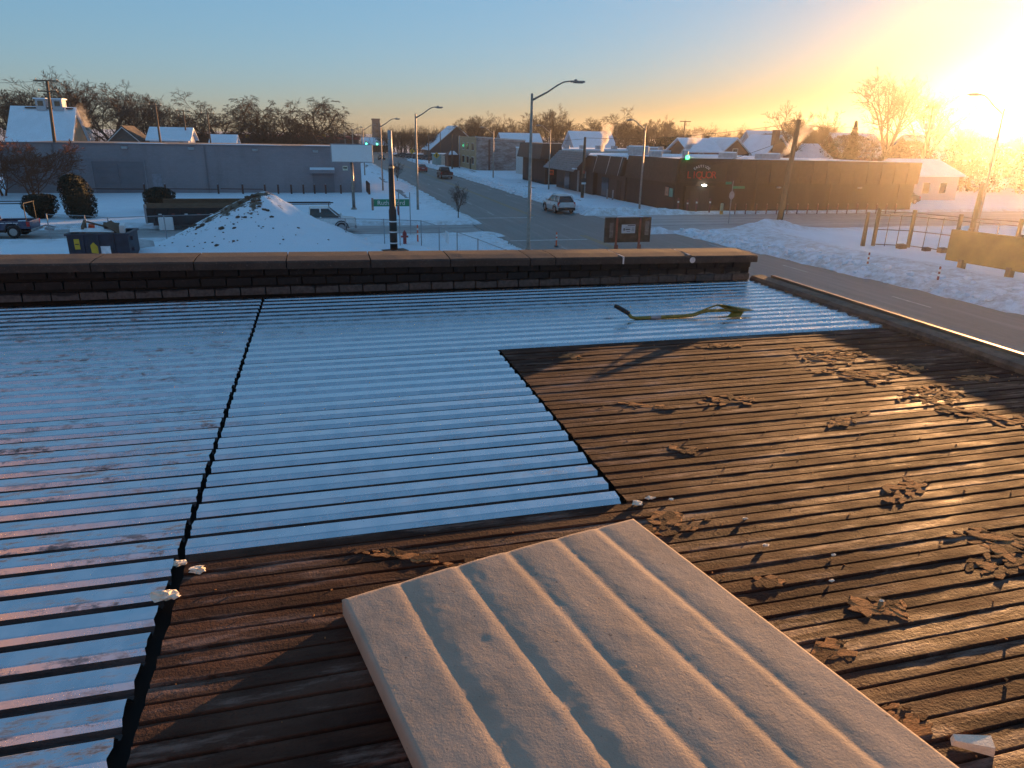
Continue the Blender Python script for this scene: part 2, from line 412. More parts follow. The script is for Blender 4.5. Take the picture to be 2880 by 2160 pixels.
# --- residue left on the deck
RES = [(1.40,2.52,.20,.12),(1.60,2.01,.075,.045),(1.92,1.76,.17,.07),(2.71,2.53,.24,.09),(2.76,2.06,.20,.12),(2.62,1.90,.20,.09),
       (1.93,3.90,.20,.06),(2.57,3.86,.26,.10),(3.95,4.62,.36,.26),(3.78,4.14,.34,.17),(3.98,3.66,.38,.2),(4.05,3.28,.36,.13),
       (1.58,1.60,.09,.06),(.26,2.50,.28,.05),(3.16,5.06,.26,.07),(1.57,1.30,.10,.06),(1.82,5.04,.16,.06),(3.10,3.40,.28,.05),(1.86,3.22,.14,.05),
       (4.3,4.2,.22,.12),(4.35,3.0,.3,.07),(4.6,3.9,.2,.1)]
M_resid2 = pm('dark felt scraps', (.085,.045,.024), .95, var=.5, scale=30, bmp=.8, bscale=80, spec=.15)
for i, (x, y, a, b_) in enumerate(RES):
    """a torn patch: overlapping thin flakes with crisp ragged edges"""
    rgp = random.Random(100+i); q = MB(); ro = .5*math.sin(i*2.7)-.15; area = a*b_
    for k in range(int(10+area*1000)):
        u, v = rgp.gauss(0,.45), rgp.gauss(0,.45)
        if u*u+v*v > 1.1: continue
        dx, dy = a*u, b_*v; cx, cy = x+dx*math.cos(ro)-dy*math.sin(ro), y+dx*math.sin(ro)+dy*math.cos(ro)
        r0 = rgp.uniform(.006,.022)*(1.5 if k < 5 else 1); n_ = rgp.randint(7,11); a0 = rgp.uniform(0,6.28); st_ = rgp.uniform(1.2,3.2); rot = ro+rgp.gauss(0,.5)
        tx, ty = rgp.gauss(0,.012), rgp.gauss(0,.012); th = rgp.uniform(.0006,.0016); z0 = DECK-.0115 + rgp.uniform(0,.0014)
        lo, hi = [], []
        for m_ in range(n_):
            t = a0+6.283*m_/n_; rr = r0*rgp.uniform(.55,1.25); ex, ey = rr*st_*math.cos(t), rr*math.sin(t)
            fx, fy = ex*math.cos(rot)-ey*math.sin(rot), ex*math.sin(rot)+ey*math.cos(rot); zz = z0+tx*fx+ty*fy
            lo.append((cx+fx,cy+fy,zz-.002)); hi.append((cx+fx*.96,cy+fy*.96,zz+th))
        q.mat(1 if rgp.random() < .35 else 0); q.rings([lo, hi])
    build('residue_patch', q, [M_resid, M_resid2], roof, kind='stuff')

# grit and crumbs lying all over the old deck: too small to count
q = MB(); rg = random.Random(11)
for i in range(480):
    x = rg.uniform(-.55, 5.0); y = rg.uniform(.9, 5.25)
    if y > 2.7 and x < 1.35: continue
    s = rg.uniform(.0015,.0045)
    q.obox((x,y,DECK-.012+s*.4),(s*rg.uniform(1,2.4),s*rg.uniform(1,1.8),s), rg.uniform(0,3), rg.uniform(-.4,.4))
build('grit', q, M_resid, roof, kind='stuff')

# --- foam board with pillow ridges
def mat_foam():
    m, nt, b = new_mat('tan foam board')
    f = tex(nt, 120, 4, .65); g = tex(nt, 6, 5, .6); g2 = tex(nt, 38, 5, .6)
    c = ramp(nt, g, [(.3,(.33,.265,.20)),(.7,(.42,.335,.255))])
    c = mixc(nt, ramp(nt, tex(nt, 55, 2, .5), [(.70,0.0),(.76,.8)]), c, (.12,.09,.07))
    nt.links.new(c, b.inputs['Base Color']); b.inputs['Roughness'].default_value = .85; b.inputs['Specular IOR Level'].default_value = .25
    bump(nt, b, mixc(nt, .6, g2, f), .55, .004); return m
M_foam = mat_foam()
FW, FL = 1.288, 2.35
fo = Vector((-.029, 2.186, 0)); fu = Vector((.9744, .2248, 0)); fv = Vector((.2248,-.9744,0)); FT = 5.628
creases = [0.0,.165,.345,.515,.69,.845,1.0]
def foam_h(u, v):
    w = u + .012*fbm(v*1.1+3, u*2, 2) + .010*v*(.5-u)
    w = min(max(w, 0), .9999)
    for i in range(6):
        if creases[i] <= w < creases[i+1]:
            t = (w-creases[i])/(creases[i+1]-creases[i]); break
    amp = .0040 if 0 < i else .0038
    h = amp
    if t < .42 and i > 0: h = amp*(1-((.42-t)/.42)**2.0)
    if t > .80 and i < 5: h = amp*(1-((t-.80)/.20)**2.0)
    h += .0016*fbm(u*8, v*4, 3) + .0007*fbm(u*46, v*40, 2)
    return h
dents = [(.30,.42,.020,.010),(.33,.80,.030,.014),(.40,.95,.026,.012),(.345,1.18,.026,.012),(.62,.62,.028,.010),(.58,1.05,.026,.010),(.16,1.2,.02,.008),(.78,.5,.03,.009),(.70,1.3,.03,.01)]
q = MB(); nu, nv = 150, 190; vs = []; fs = []
for j in range(nv+1):
    v = FL*j/nv
    for i in range(nu+1):
        u = i/nu
        h = foam_h(u, v)
        for du, dv, rr, dd in dents:
            d2 = ((u-du)*FW)**2 + (v-dv)**2
            h += dd*.13*math.exp(-d2/(rr*1.3)**2)*(1+.8*fbm(u*22, v*22, 2)) - dd*.05*math.exp(-(((u-du)*FW+.03)**2+(v-dv-.012)**2)/(rr*.9)**2)
        eu = min(u, 1-u)*FW; ev = min(v, FL-v); e = min(eu, ev)
        if e < .01: h -= .008*(1-e/.01)**2
        p = fo + fu*(u*FW) + fv*v
        vs.append((p.x, p.y, FT + h + .012*math.sin(math.pi*u)))
n = nu+1
fs = [(j*n+i, (j+1)*n+i, (j+1)*n+i+1, j*n+i+1) for j in range(nv) for i in range(nu)]
base = len(vs)
border = [i for i in range(n)] + [j*n+nu for j in range(1,nv+1)] + [nv*n+i for i in range(nu-1,-1,-1)] + [j*n for j in range(nv-1,0,-1)]
for b_ in border: vs.append((vs[b_][0], vs[b_][1], DECK-.010))
L = len(border)
for k in range(L): fs.append((border[k], border[(k+1)%L], base+(k+1)%L, base+k))
q.v = vs; q.f = fs; q.mi = [0]*len(fs)
fb = build('foam_board', q, M_foam, None, smooth=True)
tag(fb, 'large tan foam insulation board with rounded ridges lying on the brown deck', 'foam board')

# --- white foam scraps
M_scrap = pm('white foam scrap', (.80,.72,.58), .9, scale=40, bmp=.5, var=.12)
SCR = [(-.655,2.655,.030,'curled white foam scrap at the corner where sheets meet brown deck'),(-.57,2.59,.034,'flat white foam scrap just right of the sheet corner'),
       (-.665,2.44,.048,'largest white foam scrap wedged in the dark gap beside the sheets'),
       (1.35,2.70,.036,'white foam scrap at the end of the short galvanized sheets'),(1.43,2.735,.026,'pointed foam scrap second from the short sheets'),(1.53,2.70,.018,'small foam scrap farther right of the sheet corner'),
       (1.78,2.46,.017,'foam crumb standing on edge in the middle of the brown deck'),(1.74,2.24,.020,'brownish foam scrap right of the foam board edge'),(1.98,2.11,.014,'tiny upright foam crumb beyond the foam board'),
       (1.85,1.955,.016,'tiny foam crumb above the oval residue patch'),(1.95,1.80,.013,'foam crumb touching the oval residue patch'),(1.71,1.17,.052,'wedge of white foam in the lower right corner')]
for i, (x, y, s, lab) in enumerate(SCR):
    q = MB()
    if i == 11:
        q.hexa([Vector((x,y,DECK-.012)) + Matrix.Rotation(-.5,3,'Z') @ Vector(p) for p in [(-.055,-.012,0),(.05,-.026,0),(.056,.028,0),(-.05,.016,0),(-.05,-.010,.018),(.048,-.024,.030),(.053,.024,.030),(-.047,.013,.020)]])
    else:
        s *= .72 if i > 2 else .85; q.blob((x,y,DECK-.010+s*.22), s, i, .9, 7, (1, .7, .34), 2.1)
        if i in (0,2,4): q.blob((x+s*.9,y-s*.5,DECK-.006+s*.2), s*.45, i+30, .6, 6, (1.2,.6,.5), 1.7)
    tag(build('foam_scrap', q, M_scrap), lab, 'foam scrap', 'white foam scraps on the roof')

# --- long-handled tear-off spade
M_shov = pm('chipped yellow-green paint', (.16,.15,.022), .5, var=.5, scale=25, bmp=.3)
M_grip = pm('black rubber grip', (.012,.012,.013), .6)
M_tape = pm('worn pale tape', (.30,.30,.33), .6)
sh = thing('shovel', 'yellow-green roofing shovel with black grip lying on the galvanized sheets', 'shovel', (3.3,5.95,DECK))
zb = DECK + .018
q = MB().tube([(2.72,5.985,zb+.055),(2.755,5.972,zb+.012),(2.80,5.965,zb),(3.05,5.955,zb+.002),(3.30,5.948,zb+.004),(3.40,5.945,zb+.012),(3.47,5.945,zb+.036),(3.55,5.945,zb+.046),(3.80,5.945,zb+.040)], [.016,.017,.018,.018,.018,.018,.018,.017,.015], 8)
build('handle', q, M_shov, sh, smooth=True)
build('tape_wrap', MB().tube([(2.95,5.9575,zb+.0012),(3.05,5.955,zb+.002)], .0192, 8), M_tape, sh)
build('grip', MB().tube([(2.60,6.02,zb+.118),(2.63,6.012,zb+.104),(2.735,5.981,zb+.045)], [.017,.021,.021], 8), M_grip, sh)
q = MB().tube([(3.44,5.945,zb+.03),(3.50,5.93,zb+.065),(3.60,5.905,zb+.105),(3.66,5.90,zb+.108)], .008, 6)
build('brace', q, M_shov, sh, smooth=True)
def plate(mb_, pts, th):
    up = (Vector(pts[1])-Vector(pts[0])).cross(Vector(pts[2])-Vector(pts[0])).normalized()*th
    mb_.rings([[Vector(p) for p in pts],[Vector(p)+up for p in pts]])
q = MB()
plate(q, [(3.60,5.90,zb+.112),(3.68,5.885,zb+.110),(3.86,5.90,zb+.060),(4.05,5.945,zb+.028),(4.04,5.97,zb+.018),(3.84,5.97,zb+.004)], .006)
plate(q, [(3.62,5.87,zb+.075),(3.70,5.862,zb+.072),(3.84,5.885,zb+.044),(3.86,5.93,zb+.022),(3.80,5.93,zb+.020)], .006)
plate(q, [(3.70,5.86,zb-.010),(3.86,5.868,zb-.012),(3.93,5.93,zb+.016),(3.86,5.96,zb+.022),(3.80,5.935,zb+.020)], .006)
build('blade', q, M_shov, sh)
# ================================================================== ground, roads, snow
M_far = pm('far snow field', (.72,.74,.77), .9, scale=.05, var=.12)
structure('ground', MB().box(-3000,-400,-.6,3000,4000,-.12), M_far)
def mat_road():
    m, nt, b = new_mat('salted asphalt')
    lon = tex(nt, 1.1, 6, .65, stretch=(1,.035,1)); fine = tex(nt, 9, 6, .7, stretch=(1,.25,1)); big = tex(nt, .11, 4, .6)
    c = ramp(nt, lon, [(.30,(.080,.074,.070)),(.48,(.145,.135,.128)),(.62,(.25,.235,.225)),(.76,(.40,.385,.375))])
    c = mixc(nt, ramp(nt, fine, [(.40,0.0),(.68,.5)]), c, (.21,.205,.205))
    c = mixc(nt, ramp(nt, big, [(.45,0.0),(.65,.35)]), c, (.13,.115,.105))
    nt.links.new(c, b.inputs['Base Color'])
    nt.links.new(ramp(nt, lon, [(.3,.45),(.6,.75)]), b.inputs['Roughness'])
    bump(nt, b, tex(nt, 40, 3, .6), .25, .01); return m
def mat_cross():
    m, nt, b = new_mat('packed slush on asphalt')
    lon = tex(nt, 1.0, 6, .65, stretch=(.05,1,1)); fine = tex(nt, 5, 6, .7, stretch=(.2,1,1))
    c = ramp(nt, lon, [(.28,(.11,.105,.10)),(.48,(.26,.25,.245)),(.66,(.46,.46,.47))])
    c = mixc(nt, ramp(nt, fine, [(.42,0.0),(.66,.5)]), c, (.55,.55,.57))
    nt.links.new(c, b.inputs['Base Color']); b.inputs['Roughness'].default_value = .75
    bump(nt, b, fine, .5, .03); return m
M_road = mat_road(); M_cross = mat_cross()
M_yel = pm('worn yellow line', (.30,.20,.045), .7, var=.5, scale=4)
M_wht = pm('worn white line', (.42,.42,.42), .7, var=.4, scale=4)
rd = structure('main_road', MB().add([(12.2,-60,.0),(31,-60,.0),(31,50,.0),(26,66,.0),(26,700,.0),(12.2,700,.0)], [(0,1,2,3,4,5)]), M_road)
cs = structure('cross_street', MB().add([(-300,53.2,-.006),(12.1,53.2,-.006),(12.1,60.2,-.006),(-300,60.2,-.006)], [(0,1,2,3)]).add([(25.5,52.6,.005),(300,52.6,.005),(300,66.2,.005),(25.5,66.2,.005)], [(0,1,2,3)]), M_cross)
for x in (19.2, 19.5):
    for y0 in (-40, 66): build('center_line', MB().box(x-.055,y0,.003,x+.055,52 if y0 < 0 else 320,.006), M_yel, rd)
for x in (15.8, 22.9):
    y0 = 67
    while y0 < 190: build('lane_dash', MB().box(x-.05,y0,.003,x+.05,y0+2.6,.006), M_wht, rd); y0 += 10.5
    y0 = 8
    while y0 < 48: build('lane_dash', MB().box(x+(4.2 if x > 20 else 0)-.05,y0,.003,x+(4.2 if x > 20 else 0)+.05,y0+2.4,.006), M_wht, rd); y0 += 9
for y0 in (49.6, 64.2): build('stop_line', MB().box(13.0,y0,.003,18.9,y0+.35,.006), M_wht, rd)
M_walk = pm('wet sidewalk concrete', (.20,.20,.205), .7, scale=2, var=.3)
sw = structure('sidewalk', MB().box(9.6,62,-.1,11.0,190,.030), M_walk)
structure('sidewalk', MB().box(29.6,68,-.1,31.4,190,.030), M_walk)
M_kerb = pm('concrete kerb', (.33,.32,.31), .85, scale=3)
for a, b_, y0, y1 in ((12.05,12.22,64,190),(25.9,26.07,69,190)):
    structure('kerb', MB().box(a,y0,-.1,b_,y1,.10), M_kerb)

def sstep(a, b, x):
    t = min(1, max(0, (x-a)/(b-a))); return t*t*(3-2*t)
def road_edges(y):
    if y > 68: return 12.9, 24.3
    if y > 52: return 13.2, 24.6
    return 12.6, 27.3 + (52-y)*.105
MOUNDS = [(36.6,53.2,2.6,1.0,.95),(34.6,50.4,2.4,1.6,.55),(33.0,46.5,2.2,2.6,.45),(33.0,40,2.0,4.5,.40),(34.0,33,2.0,4.0,.45),(35,26,2.5,4,.5),(29.0,66.6,3.2,.9,.45),(33.5,66.2,2.2,.7,.35),(27.5,70,1.2,2.5,.4),
          (27,84,1.0,4,.35),(27,98,1.0,5,.35),(28,122,1.6,6,.8),(27,140,1.4,5,.5),(10.6,66,1.2,2.5,.25),(11.4,100,.9,12,.3),(31,88,.5,5,.35),(32,101,.5,4,.4),
          (-33,101,5,3,.9),(-27,100,3,2,.6),(-16,61.2,4,.6,.15),(5,61.2,4,.5,.15),(-9.5,45.5,1.6,1.2,.6),(-12.8,44,1.2,1.0,.5)]
def snow_h(x, y):
    w = .55*fbm(x*.8, y*.8, 3) + .35*fbm(x*.22+5, y*.22, 2)
    l, r = road_edges(y)
    d = max(l - x, x - r) + w*.9                   # distance outside the main road
    if x < 13: dc = max(53.7 - y, y - 59.8) + w*.7
    else: dc = max(53.2 - y, y - 65.6) + w*.9
    left = x < 19
    o = min(d, dc) if (d > 0 or dc > 0) else max(d, dc)
    o = d if dc > 50 else min(d, dc)
    z = .13 + .045*fbm(x*.13, y*.13, 3) + .03*fbm(x*.9, y*.9, 3)
    amp = .16 if left else (.42 if y > 66 else .5)
    if d > 0: z += amp*math.exp(-((d-1.25)/.85)**2)*(.55+.9*abs(fbm(x*.7, y*.35, 3)))*(1 if dc > 1 else max(0,dc))
    if dc > 0: z += .16*math.exp(-((dc-.8)/.6)**2)*(.4+abs(fbm(x*.5, y*.7, 3)))*(1 if d > 1 else max(0,d))
    for mx, my, rx, ry, h in MOUNDS:
        e = ((x-mx)/rx)**2 + ((y-my)/ry)**2
        if e < 6: z += h*math.exp(-e)*(1+.35*fbm(x*1.1, y*1.1, 3))
    # trodden sidewalk strips
    for a, b_ in ((9.4,11.2),(29.4,31.6)):
        if a < x < b_ and y > 63:
            z -= .17*sstep(.05,.35,fbm(x*.5+2, y*.14, 3)+.12)
    k = sstep(-.15, .45, o)
    zin = -.05 + .075*max(0, fbm(x*.9, y*.5, 3)-.18) + (.02*max(0, fbm(x*1.4, y*2.2, 3)) if d > 0 else 0)
    di = max(0, 1-abs(o-.3)/2.4) if o > -.2 else 1.0
    if 26 < x < 37 and y < 57: di = max(di, .85*sstep(37,33,x))
    return zin*(1-k) + z*k, di
def mat_snow():
    m, nt, b = new_mat('snow cover')
    at = N(nt, 'Attribute', attribute_name='dirt'); g = tex(nt, 1.6, 6, .7); f = tex(nt, 9, 5, .7)
    k = N(nt, 'Math', operation='MULTIPLY'); nt.links.new(at.outputs['Fac'], k.inputs[0]); nt.links.new(ramp(nt, g, [(.38,0.0),(.66,.85)]), k.inputs[1])
    c = ramp(nt, tex(nt, .35, 4, .6), [(.3,(.70,.79,.88)),(.7,(.78,.86,.93))])
    c = mixc(nt, k.outputs[0], c, ramp(nt, f, [(.35,(.23,.215,.20)),(.65,(.52,.50,.48))]))
    nt.links.new(c, b.inputs['Base Color']); b.inputs['Roughness'].default_value = .75; b.inputs['Specular IOR Level'].default_value = .2
    bump(nt, b, mixc(nt, .5, tex(nt, .9, 6, .7), f), .55, .10); return m
M_snow = mat_snow()
xs = np.concatenate([np.arange(-75,-32,1.2), np.arange(-32,46,.42), np.arange(46,130,1.1)])
ys = np.concatenate([np.arange(9,30,.9), np.arange(30,75,.42), np.arange(75,135,.7), np.arange(135,215,1.6)])
vs = []; dirt = []
for yy in ys:
    for xx in xs:
        z, d = snow_h(float(xx), float(yy)); vs.append((float(xx), float(yy), z)); dirt.append(d)
n = len(xs)
q = MB(); q.v = vs; q.f = [(j*n+i, j*n+i+1, (j+1)*n+i+1, (j+1)*n+i) for j in range(len(ys)-1) for i in range(n-1)]; q.mi = [0]*len(q.f)
sn = build('snow_ground', q, M_snow, None, smooth=True, kind='structure')
at = sn.data.attributes.new('dirt', 'FLOAT', 'POINT'); at.data.foreach_set('value', dirt)

# --- heap of dirt under snow
def mat_pile():
    m, nt, b = new_mat('snow over dirt')
    at = N(nt, 'Attribute', attribute_name='bare'); g = tex(nt, 1.5, 6, .75); f = tex(nt, 10, 5, .7)
    ad = N(nt, 'Math', operation='MULTIPLY_ADD'); ad.inputs[1].default_value = .9; nt.links.new(g, ad.inputs[0]); nt.links.new(at.outputs['Fac'], ad.inputs[2])
    k = ramp(nt, ad.outputs[0], [(.74,0.0),(.80,1.0)])
    c = mixc(nt, k, (.72,.81,.90), ramp(nt, f, [(.3,(.07,.052,.036)),(.7,(.17,.125,.088))]))
    nt.links.new(c, b.inputs['Base Color']); b.inputs['Roughness'].default_value = .85
    bump(nt, b, f, .6, .06); return m
M_pile = mat_pile(); M_clod = pm('frozen soil', (.085,.062,.045), .95, var=.4, scale=9, bmp=.7)
PX, PY_, PH, PR = -3.95, 49.4, 3.75, 7.7
def pile_h(r, a):
    x, y = r*math.cos(a), r*math.sin(a)
    rr = r/PR*(1+.10*math.sin(a*2+1)+.10*fbm(math.cos(a)*1.4, math.sin(a)*1.4, 2))
    h = PH*max(0, 1-rr)**1.05 if rr < 1 else 0
    h = PH*(1-min(1,rr))**1.14; h = h if h < 2.9 else 2.9+.62*math.tanh((h-2.9)/.62)
    return max(-.1, h*(1+.14*fbm(x*.45, y*.45, 3)) + .15*fbm(x*1.1, y*1.1, 4)*(1 if r > .5 else .3)) , rr
pile = thing('dirt_pile', 'tall snow-covered heap of dirt just beyond the parapet', 'dirt pile', (PX,PY_,0))
nr, na = 46, 120; vs = []; bare = []; fs = []
for i in range(nr+1):
    for k in range(na):
        a = 2*math.pi*k/na; r = PR*1.05*i/nr; h, rr = pile_h(r, a)
        vs.append((PX+r*math.cos(a), PY_+r*math.sin(a), h))
        left = math.cos(a-R(165)); s = .24*sstep(.1,1,left)*sstep(1.0,.5,rr) + .34*sstep(.55,0,rr) + .10*sstep(.3,.9,math.cos(a-R(235)))*sstep(.9,.3,rr)
        bare.append(s + .16*fbm(r*1.1*math.cos(a)+9, r*1.1*math.sin(a), 3) + .26*sstep(.85,.25,rr)*fbm(a*5.5, r*.35, 3))
for i in range(nr):
    for k in range(na): fs.append((i*na+k, (i+1)*na+k, (i+1)*na+(k+1)%na, i*na+(k+1)%na))
q = MB(); q.v = vs; q.f = fs; q.mi = [0]*len(fs)
ph = build('heap', q, M_pile, pile, smooth=True); at = ph.data.attributes.new('bare', 'FLOAT', 'POINT'); at.data.foreach_set('value', bare)
rg = random.Random(5); small = MB(); nb = 0
for i in range(190):
    a = R(rg.choice([rg.gauss(200,34), rg.gauss(200,34), rg.gauss(245,38), rg.uniform(170,320)])); r = PR*rg.uniform(.04,.80 if i < 170 else .93); h, rr = pile_h(r, a)
    big = i < 28; s = rg.uniform(.08,.2)*(1 if i < 20 else .75) if big else rg.uniform(.02,.07)
    c = (PX+r*math.cos(a), PY_+r*math.sin(a), h+s*.1)
    if big: build('dirt_clod', MB().blob(c, s, i, .6, 6, (1.2,1,.6), 1.6), M_clod, pile)
    else: small.blob(c, s, i, .5, 4, (1.2,1,.6), 1.4)
build('dirt_crumbs', small, M_clod, pile, kind='stuff')
# slabs of broken concrete dumped beside the heap
M_slabc = pm('broken snow-dusted concrete', (.42,.42,.43), .9, scale=2, var=.3)
for i, (x, y, s, rz, tilt, lab) in enumerate([(-10.9,47.6,1.5,.4,.5,'tilted slab of broken concrete left of the snowy heap'),(-12.0,46.2,.9,1.2,.35,'dark broken slab lying near the dumpster corner')]):
    tag(build('concrete_slab', MB().obox((x,y,.42),(s,s*.8,.16),rz,tilt,.2), M_slabc), lab, 'concrete slab')

# chunks thrown up by the plough along the kerbs: countless
q = MB(); rg = random.Random(21)
for i in range(900):
    y = rg.uniform(24,120); l, r = road_edges(y); x = (r + abs(rg.gauss(.6,1.3))) if rg.random() < .7 else (l - abs(rg.gauss(.3,.7)))
    if 52 < y < 67: continue
    z, d = snow_h(x, y); s = rg.uniform(.05,.20)*(1 if x > 20 else .6)
    q.blob((x,y,max(z,0)+s*.2), s, i, .7, 4, (1.2,1,.7), 1.5)
build('snow_chunks', q, M_snow, sn, kind='stuff')
# ================================================================== buildings
M_grey = mat_block('painted grey block', (.235,.215,.235), .41, .205, .86, .05)
M_greyd = pm('grey roller door', (.165,.155,.175), .7, var=.08, scale=1)
M_roofsnow = pm('roof snow', (.74,.82,.90), .85, var=.06, scale=.6, bmp=.3)
M_dark = mat_block('black painted brick', (.016,.014,.015), .24, .085, .6, .3, .8, .6, (.05,.044,.04))
M_dark2 = pm('charcoal siding', (.032,.028,.028), .7, var=.25, scale=1.2, stretch=(6,6,.5))
M_dark3 = pm('brown-black shingle mansard', (.036,.029,.026), .85, var=.3, scale=3, bmp=.5)
M_lamp = pm('grey lamp housing', (.32,.34,.36), .5)
M_white = pm('white enamel panel', (.72,.74,.76), .5, var=.05, scale=.6)
M_rust = pm('rusty brown steel', (.085,.038,.028), .8, var=.4, scale=5)
M_corr = pm('pale corrugated awning', (.20,.205,.215), .5, metal=.3, var=.25, scale=1.5)
M_glass = pm('dark window glass', (.020,.024,.030), .08, var=.2, scale=.6, spec=.8)
M_trim = pm('pale wood trim', (.50,.49,.47), .8, scale=4)

g = thing('grey_block_building', 'long low grey block building with a garage door, behind the white blank sign', 'building', (-14.5,92.5,0))
build('wall', MB().box(-34,92.5,0,4.9,112,5.42), M_grey, g)
q = MB().box(-34.1,92.4,5.423,5.0,92.95,5.58).box(4.45,92.953,5.423,5.0,112,5.58); build('parapet_cap', q, M_greyd, g)
for a, b_ in ((-22.4,-16.8),(-13.6,-4.2),(-2.0,2.2)):
    rs = []
    for k in range(9):
        t = a + (b_-a)*k/8; h = .07*math.sin(math.pi*k/8)**.4+.02*fbm(t,1,2)+.005
        rs.append([(t,92.38,5.584),(t,92.9,5.584),(t,92.9,5.584+h),(t,92.40,5.584+h*.8)])
    build('cap_snow', MB().rings(rs), M_roofsnow, g)
build('roof', MB().box(-33.5,92.96,5.30,4.44,111.6,5.46), pm('patchy tar roof',(.10,.105,.115),.9,var=.9,scale=.25), g)
gd = build('garage_door', MB().box(-24.95,92.44,.0,-19.65,92.52,3.6), M_greyd, g)
for i in range(6): build('door_panel', MB().box(-24.8,92.41,.1+i*.58,-22.35,92.437,.62+i*.58).box(-22.25,92.41,.1+i*.58,-19.8,92.437,.62+i*.58), M_greyd, gd)
build('door_frame', MB().box(-25.15,92.40,0,-24.97,92.5,3.8).box(-19.63,92.40,0,-19.45,92.5,3.8).box(-24.969,92.40,3.603,-19.631,92.5,3.8), M_grey, g)
build('wall_patch', MB().box(-18.9,92.47,.2,-17.9,92.495,2.26), pm('paler grey paint patch',(.235,.235,.27),.8), g)
for x, z in ((-21.3,5.12),(-14.3,5.13),(-7.3,5.06),(-.4,5.0)):
    wl = build('wall_lamp', MB().ext([(92.5,z+.12),(92.22,z+.10),(92.12,z-.04),(92.5,z-.12)],'x',x-.32,x+.32), M_lamp, g)
    build('lamp_lens', MB().box(x-.26,92.16,z-.125,x+.26,92.42,z-.085), M_white, wl)
aw = build('door_awning', MB().ext([(92.5,3.02),(91.75,2.85),(91.72,2.46),(92.5,2.46)],'x',-1.25,1.75), M_grey, g)
build('awning_snow', MB().ext([(92.48,3.026),(91.76,2.86),(91.76,2.93),(92.48,3.12)],'x',-1.2,1.7), M_roofsnow, aw)
build('side_door', MB().box(-.95,92.45,0,1.6,92.52,2.44), M_greyd, g)
sg = build('wall_sign', MB().box(2.7,92.44,2.78,3.3,92.5,3.32), pm('cream notice', (.62,.60,.48), .7), g)
build('sign_print', MB().box(2.78,92.425,3.0,2.95,92.437,3.18).box(2.98,92.425,3.0,3.22,92.437,3.18), M_dark, sg)
for x in (-28.6,-12.9,3.9): build('downpipe', MB().box(x-.06,92.36,.1,x+.06,92.48,5.42), M_greyd, g)
# steel bollards with a rail along the grey wall
bx = [-26.0,-19.6,-17.4,-11.7,-9.0,-6.5,-5.0,-3.5,-2.1,-.8,.5,2.3,3.7]
names = ['at the left end of the grey wall','beside the garage door frame','right of the pale wall patch','in front of the plain grey wall, fourth from the left','just left of the snowy heap top','showing behind the heap top','first of the row right of the heap','second of the row right of the heap','third of the row right of the heap','left of the awning door','below the awning','right of the awning door','behind the white sign pole']
for x, nm in zip(bx, names):
    t = thing('steel_bollard', 'rusty steel post %s' % nm, 'bollard', (x,91.0,0), group='rusty posts along the grey wall')
    build('post', MB().lathe([(.10,0),(.10,1.15),(.085,1.2),(.03,1.22)],(x,91.0,0),10), M_rust, t); build('cap', MB().lathe([(.06,0),(.03,.03)],(x,91.0,1.222),8), M_roofsnow, t)
for k, (y, nm) in enumerate(((89.6,'nearest of the three posts at the right corner of the grey building'),(91.6,'middle of the three posts at the right corner of the grey building'),(93.6,'farthest of the three posts at the right corner of the grey building'))):
    t = thing('steel_bollard', 'rusty steel post, '+nm, 'bollard', (5.6,y,0), group='rusty posts along the grey wall')
    build('post', MB().lathe([(.13,0),(.13,1.4),(.10,1.46),(.03,1.48)],(5.6,y,0),10), M_rust, t); build('cap', MB().lathe([(.08,0),(.03,.03)],(5.6,y,1.482),8), M_rust, t)
for a, b_, lab in ((-26,-19.6,'low rusty rail in front of the garage door'),(-17.4,-11.7,'low rusty rail along the plain grey wall'),(-11.5,-6.6,'low rusty rail partly behind the heap')):
    tag(build('guard_rail', MB().tube([(a+.1,90.85,.72),((a+b_)/2,90.85,.68),(b_-.1,90.85,.66)], .05, 6), M_rust), lab, 'rail', 'rails along the grey wall')

# --- dark shops on the right side of the main road, liquor store on the corner
s = thing('liquor_store', 'black corner liquor store with red lettering and a green roof light', 'building', (48,68,0))
build('wall', MB().add([(35.2,67.98,0),(63.5,66.6,0),(63.5,84,0),(34.6,79,0),(35.2,67.98,5.1),(63.5,66.6,5.1),(63.5,84,5.1),(34.6,79,5.1)], [(0,1,5,4),(1,2,6,5),(2,3,7,6),(3,0,4,7),(4,5,6,7)]), M_dark, s)
# panelled upper band on both street faces
rs = MB(); rs.hexa([(34.2,78.98,2.9),(34.9,67.6,2.9),(35.1,67.6,2.9),(34.4,78.98,2.9),(34.6,78.98,5.3),(35.15,67.75,5.3),(35.35,67.75,5.3),(34.8,78.98,5.3)]); build('mansard', rs, M_dark3, s)
build('fascia', MB().add([(35.35,67.70,2.95),(63.6,66.30,2.95),(63.6,66.5,2.95),(35.35,67.9,2.95),(35.35,67.62,5.36),(63.6,66.22,5.2),(63.6,66.5,5.2),(35.35,67.9,5.36)], [(0,1,5,4),(1,2,6,5),(2,3,7,6),(3,0,4,7),(4,5,6,7),(0,3,2,1)]), M_dark3, s)
for a, b_ in ((36.5,43),(44,50),(52,56),(57,60.5)):
    build('fascia_snow', MB().box(a,67.9-(a-35.35)*.0496-.2,5.37-(a-35)*.006,b_,68.0-(a-35.35)*.0496,5.45-(a-35)*.006), M_roofsnow, s)
build('roof', MB().add([(35.3,68.1,5.12),(63.4,66.9,5.12),(63.4,83.9,5.12),(34.9,78.9,5.12)], [(0,1,2,3)]), M_roofsnow, s)
dr = build('entrance_recess', MB().box(36.15,67.60,0,39.5,67.86,2.6), pm('black doorway', (.006,.006,.006), .6), s)
